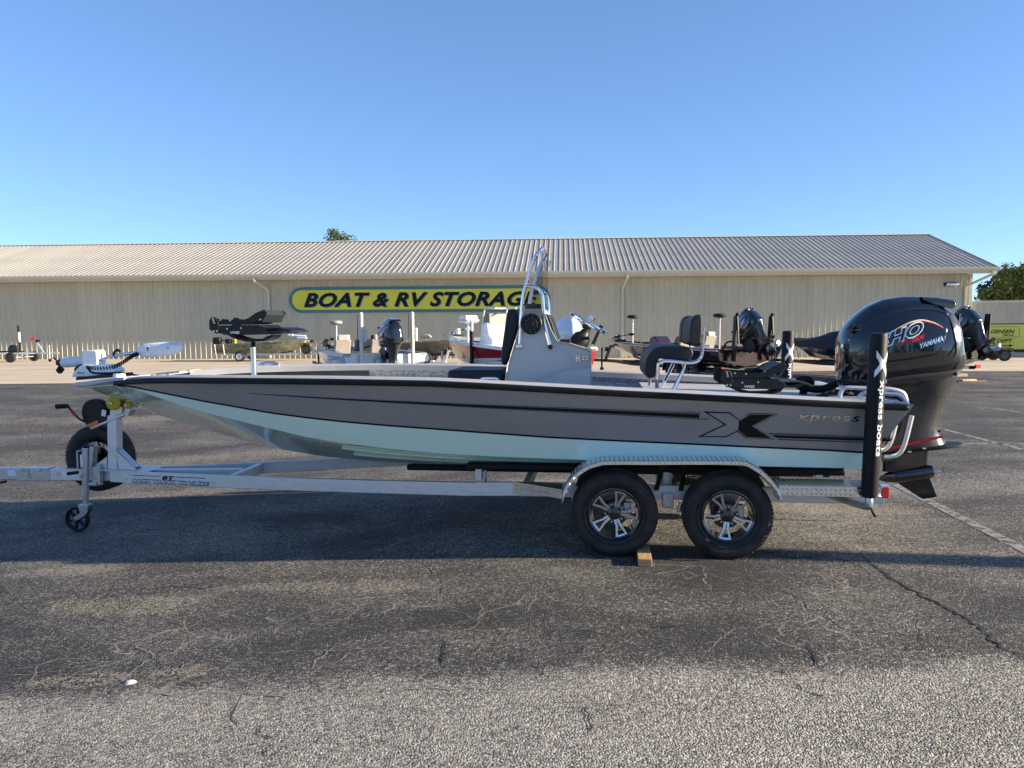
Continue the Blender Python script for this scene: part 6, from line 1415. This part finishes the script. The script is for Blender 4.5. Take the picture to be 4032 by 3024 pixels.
t_=MB().box((-2.15,.2,1.20),(.50,.16,.10)).build('trolling_motor','white_plastic',jb,bevel=.02); MB().tube([(-2.35,.2,1.30),(-1.75,.2,1.33)],.06,10).build('motor_housing','white_plastic',t_); MB().box((-1.55,.2,1.36),(.28,.16,.12)).build('control_head','white_plastic',t_,bevel=.03)
o_=MB().box((2.50,0,1.08),(.42,.34,.36)).build('outboard_motor','black_plastic',jb,bevel=.08,seg=3); MB().box((2.48,0,.62),(.16,.12,.60)).build('midsection','black_plastic',o_,bevel=.03); MB().bar((1.6,0,1.05),(2.3,0,1.10),.05,.05).build('tiller','black_plastic',o_)
MB().box((1.75,.3,1.06),(.26,.34,.24)).build('battery_box','black_plastic',jb,bevel=.03); MB().lathe([(0,0),(.07,0),(.07,.22),(.03,.26),(0,.26)],(1.45,.2,.93),(0,0,1),12).build('fuel_bottle','yellow',jb)
lettering('registration','TX 3802 FZ',.75,.10,lambda a,c,d:(-.55-a,(lambda q:q[1]-.012)(st((-.55-a+2.375)/4.75))+.004+d,.93+c-a*.0),'black_plastic',jb,depth=.002)
def jon_trailer(label,X,Y,xt,mat,spk,zt=.42,wx=.55,spare=True,post=True,tw=.82,L0=2.3,spx=-2.75):
    t=thing('boat_trailer',label,'trailer',(X,Y,0),R(180-4),'small trailers near the wall')
    for s in(-1,1):
        MB().loft([[(x,s*y,zt-.08),(x,s*(y+.05),zt-.08),(x,s*(y+.05),zt),(x,s*y,zt)] for x,y in((xt+1.0,.03),(-.9,.55),(L0,.55))]).build('frame_rail',mat,t)
        wheel(t,(wx,s*tw,.265),0,s,full=False,spk=spk,r=.265,w=.165,rr=.16)
        MB().bar((-1.4,s*.42,zt+.05),(L0,s*.42,zt+.04),.09,.05).build('bunk','black_rubber',t)
        if post:
            for gx_ in(1.75,2.2): MB().tube([(gx_,s*.60,zt-.05),(gx_,s*.86,zt-.03),(gx_+.04,s*.90,zt+.48)],.025,8).build('guide_rail','pipe_white',t)
    MB().bar((wx,-tw,.26),(wx,tw,.26),.05,.05).build('axle',mat,t)
    MB().bar((xt-.3,0,zt-.04),(xt+1.2,0,zt-.04),.07,.08).build('tongue',mat,t)
    MB().bar((xt+.55,0,zt),(xt+.95,0,zt+.62),.07,.07,(1,0,0)).build('winch_post',mat,t); MB().box((xt+.85,0,zt+.62),(.18,.14,.14)).build('winch','black_plastic',t,bevel=.02)
    j=MB().tube([(xt+.15,.10,.14),(xt+.15,.10,zt+.40)],.028,10).build('tongue_jack','galv',t); MB().lathe([(0,-.025),(.08,-.025),(.085,0),(.08,.025),(0,.025)],(xt+.15,.10,.09),(0,1,0),16).build('caster_wheel','black_rubber',j)
    if spare: 
        w_=wheel(t,(spx,.16,.64),0,1,name='spare_wheel',full=False,spk=spk if spk!='white_plastic' else 'disc',r=.28,w=.17,rr=.17)
    for x in(-.5,1.2,L0-.1): MB().bar((x,-.55,zt-.04),(x,.55,zt-.04),.05,.07).build('cross_member',mat,t)
    return t
jon_trailer('silver single axle trailer with white wheels under the camouflage jon boat',-13.1,40.6,-3.45,'galv','white_plastic',spx=-2.35,wx=.95)
j2,st=jon_boat('jon_boat','olive green jon boat with two folded seats beside the bay boat',-4.35,37.6,4.5,1.75,'olive',1.14,.92,.48)
for x,h in((-.15,1.22),(-1.35,1.28)):
    p=MB().tube([(x,0,.8),(x,0,h)],.03,8).build('seat_pedestal','pipe_white',j2); MB().prism([(x-.24,h),(x+.24,h),(x+.28,h+.07),(x+.12,h+.17),(x-.14,h+.17),(x-.28,h+.07)],-.22,.22).build('folded_seat','taupe',p,bevel=.03)
MB().bar((-2.1,.1,1.22),(-1.75,.1,1.26),.08,.06).build('trolling_motor','black_plastic',j2,bevel=.01)
MB().box((2.35,0,1.15),(.42,.34,.46)).build('outboard_motor','black_plastic',j2,bevel=.08,seg=3); MB().bar((1.4,-.1,1.0),(2.2,0,1.2),.05,.05).build('tiller','black_plastic',j2)
lettering('registration','TX 9417 CZ',.62,.10,lambda a,c,d:(-.55-a,(lambda q:q[1]-.012)(st((-.55-a+2.25)/4.5))+.004+d,1.0+c),'orange',j2,depth=.002)
jon_trailer('black single axle trailer under the olive jon boat',-4.35,37.6,-3.3,'black_alu','white_plastic',zt=.44,wx=-.3,post=False,spx=-2.0)
et=jon_trailer('empty silver trailer with black bunks and padded guide post by the wall',-27.75,41.2,-3.35,'alu','silver_wheel' if False else 'disc',zt=.50,wx=-1.6,post=False,spx=-1.25,tw=.90,L0=3.2)
gp_=MB().tube([(-.95,-.75,.45),(-.90,-.75,1.95)],.055,12).build('guide_post','black_rubber',et); MB().tube([(-.931,-.75,1.05),(-.913,-.75,1.58)],.058,12).build('post_sleeve','decal_white',gp_)
MB().lathe([(.07,-.13),(.03,-.03),(.03,.03),(.07,.13)],(-2.25,0,1.22),(1,0,0),12,caps=True).build('bow_roller','red',et)
# ------------------------------------------------------------------ service sign on a little trailer
sv=thing('trailer_sign','lime green trailer sign for the SERVICE DEPT with arrow','sign',(22.95,37.0,0),R(-8))
MB().box((-.10,0,1.14),(3.3,.06,1.28)).build('sign_panel','black_alu',sv,bevel=.01)
MB().box((-.10,-.034,1.14),(3.2,.012,1.18)).build('sign_face','sign_lime',sv)
fs2=lambda x0,z0:(lambda a,c,d:(x0+a,-.0405-d,z0+c))
lettering('sign_lettering','GENSEN',1.06,.19,fs2(.0,1.30),'decal_black',sv,shear=.3,bold=.03,depth=.003)
lettering('sign_lettering','Marine',.46,.08,fs2(.55,1.19),'decal_black',sv,shear=.3,bold=.03,depth=.003)
lettering('sign_lettering','SERVICE DEPT',1.85,.18,fs2(-.85,.86),'decal_black',sv,shear=.3,bold=.03,depth=.003)
MB().box((0.0,-.043,.72),(1.7,.004,.04)).build('arrow_shaft','decal_black',sv); MB().prism([(.84,.65),(1.02,.72),(.84,.79)],-.046,-.041).build('arrow_head','decal_black',sv)
MB().tube(smooth_path([(-1.4,-.043,1.62),(-.6,-.043,1.63),(1.0,-.043,1.63),(1.25,-.043,1.56),(1.25,-.043,1.25),(1.1,-.043,1.13),(-1.4,-.043,1.13)],3),.012,6).build('sign_border','sign_teal',sv)
MB().bar((-1.6,.0,.46),(2.4,0,.46),.10,.10).build('chassis','black_alu',sv)
for s_ in(-1,1): wheel(sv,(.42,s_*.55,.27),0,s_,full=False,spk='disc',r=.27,w=.17,rr=.17)
MB().prism([(.0,.30),(.06,.50),(.24,.60),(.56,.60),(.74,.50),(.82,.42),(1.7,.40),(1.7,.46),(.78,.56),(.58,.64),(.22,.64),(.03,.53),(-.04,.30)],-.66,-.44).build('fender','black_alu',sv)
MB().bar((.42,-.5,.27),(.42,.5,.27),.06,.06).build('axle','black_alu',sv)
MB().box((26.9,41.3,2.62),(.22,.10,.16)).build('x','red',None); bpy.data.objects['x'].name='alarm_box'; tag(bpy.data.objects['alarm_box'],'small red alarm box mounted on the metal fence','alarm box')
# ------------------------------------------------------------------ loose boards
def board(x,y,z,l,rz,label,w=.14,h=.045):
    o=MB().box((0,0,h/2),(l,w,h)).build('timber_board','pale_wood',None,bevel=.003); o.location=(x,y,z); o.rotation_euler=(0,0,R(rz)); return tag(o,label,'board')
board(15.0,25.9,0,.62,4,'short pale board lying alone on the asphalt',w=.2,h=.09)
board(13.9,23.2,0,.85,-5,'lower pale board of a pair stacked on the asphalt'); board(13.8,23.25,.047,.5,12,'short pale board resting across another board')
board(8.35,24.2,0,.40,15,'small pale timber block beside the maroon boat trailer',w=.12,h=.09)
# bottle cap-like bit of litter
o=MB().lathe([(0,.02),(.022,.016),(.032,.004),(.036,0)],(0,0,0),(0,0,1),14).build('plastic_lid','pipe_white',None); o.location=(-2.02,3.93,.0+ground_h(-2.02,3.93)); o.scale=(.9,.7,.6); tag(o,'flattened clear plastic lid lying on the near asphalt','litter')
# tall pole beyond the right edge; its shadow crosses the lot
pl_=thing('utility_pole','plain wooden pole standing on the asphalt beside the boat yard','pole',(15.2,4.02,0),0); MB().tube([(0,0,-.1),(0,0,4.9)],[.17,.15],14).build('shaft','bark',pl_); MB().lathe([(.16,0),(.12,.05),(0,.06)],(0,0,4.9),(0,0,1),14).build('pole_cap','galv',pl_)
# ================================================================== trees
def tree(label,X,Y,h,rx,rz_,leaf,nl=5200,ls=.30,trunk=.22,base=.25,seed=1,group='trees behind the fence'):
    rnd=random.Random(seed); t=thing('tree',label,'tree',(X,Y,0),0,group)
    tk=MB(); top=h*.72; pts=[(0,0,-.1),(rnd.uniform(-.1,.1),0,h*.25),(rnd.uniform(-.2,.2),.1,h*.5),(0,0,top)]; tk.tube(pts,[trunk,trunk*.8,trunk*.55,trunk*.2],9)
    cl=[]
    for k in range(46):
        a=rnd.uniform(0,2*math.pi); u=rnd.uniform(-1,1); r=rnd.uniform(.45,1)**.6; s=math.sqrt(1-u*u)
        c=Vector((rx*r*s*math.cos(a),rx*r*s*math.sin(a),h*(base+1)/2+(h*(1-base)/2)*r*u*.92)); cl.append((c,rnd.uniform(.55,1.15)*rx*.30))
    for c,r in cl[:16]: tk.tube([(0,0,max(h*.3,c.z*.6)),tuple(c*.6+Vector((0,0,c.z*.25))),tuple(c)],[trunk*.3,trunk*.18,trunk*.05],5)
    tk.build('trunk','bark',t)
    mb=MB()
    for i in range(nl):
        c,r=cl[rnd.randrange(len(cl))]; d=Vector((rnd.gauss(0,1),rnd.gauss(0,1),rnd.gauss(0,1))).normalized(); p=c+Vector((d.x*r,d.y*r,d.z*r*.75))*rnd.uniform(.55,1.1)
        n_=(d+Vector((rnd.gauss(0,.5),rnd.gauss(0,.5),rnd.gauss(.3,.5)))).normalized(); a=n_.orthogonal().normalized(); a=Matrix.Rotation(rnd.uniform(0,6.28),3,n_)@a; b=n_.cross(a); s=ls*rnd.uniform(.5,1.2)
        o=len(mb.v); mb.v+=[tuple(p-a*s*.5),tuple(p+b*s*.28),tuple(p+a*s*.5),tuple(p-b*s*.28)]; mb.f.append((o,o+1,o+2,o+3)); mb.m.append(0)
    cr=mb.build('crown',leaf,t,ang=180,recalc=False); return t
tree('tall dark tree rising over the fence end',46.0,62,8.0,3.6,0,'leaf_dark',7000,.40,.28,seed=3)
tree('tall dark tree with see-through crown beyond the sign trailer',51.0,64,8.4,4.2,0,'leaf_dark',7000,.40,.28,seed=4)
tree('lighter bushy tree next to the building corner',36.6,56,5.9,3.0,0,'leaf_light',8000,.32,.2,.08,seed=5)
tree('lighter bushy tree standing before the tall dark trees',42.3,57,6.1,3.3,0,'leaf_light',8000,.32,.2,.08,seed=6)
tree('dark low tree squeezed between the bushy trees',39.6,60,6.4,3.0,0,'leaf_dark',7000,.36,.2,.1,seed=9)
tree('lighter bushy tree with broad crown at the far fence end',48.0,58,5.8,3.4,0,'leaf_light',7000,.32,.2,.08,seed=7)
tree('round tree crown showing above the building ridge',-16.9,76,11.6,2.4,0,'leaf_light',3500,.30,.2,.45,seed=8,group=None)
tree('thin leafy treetop just peeking over the ridge',-20.4,78,10.3,.9,0,'leaf_light',260,.26,.08,.6,seed=11,group=None)

# trees across the lot, behind the viewer: they darken the horizon that the paint and chrome reflect
t0=tree('broad tree in the row across the lot facing the building',-34,-46,9.5,4.6,0,'leaf_dark',2600,.75,.25,.08,seed=21,group='row of trees across the lot')
for i in range(1,11):
    c=copy_tree(t0); c.location=(-34+7.2*i+(i%3)*.9,-46-(i%4)*2.2,0); c.rotation_euler=(0,0,i*1.3); k=.62+.08*(i%5); c.scale=(k,k,k)
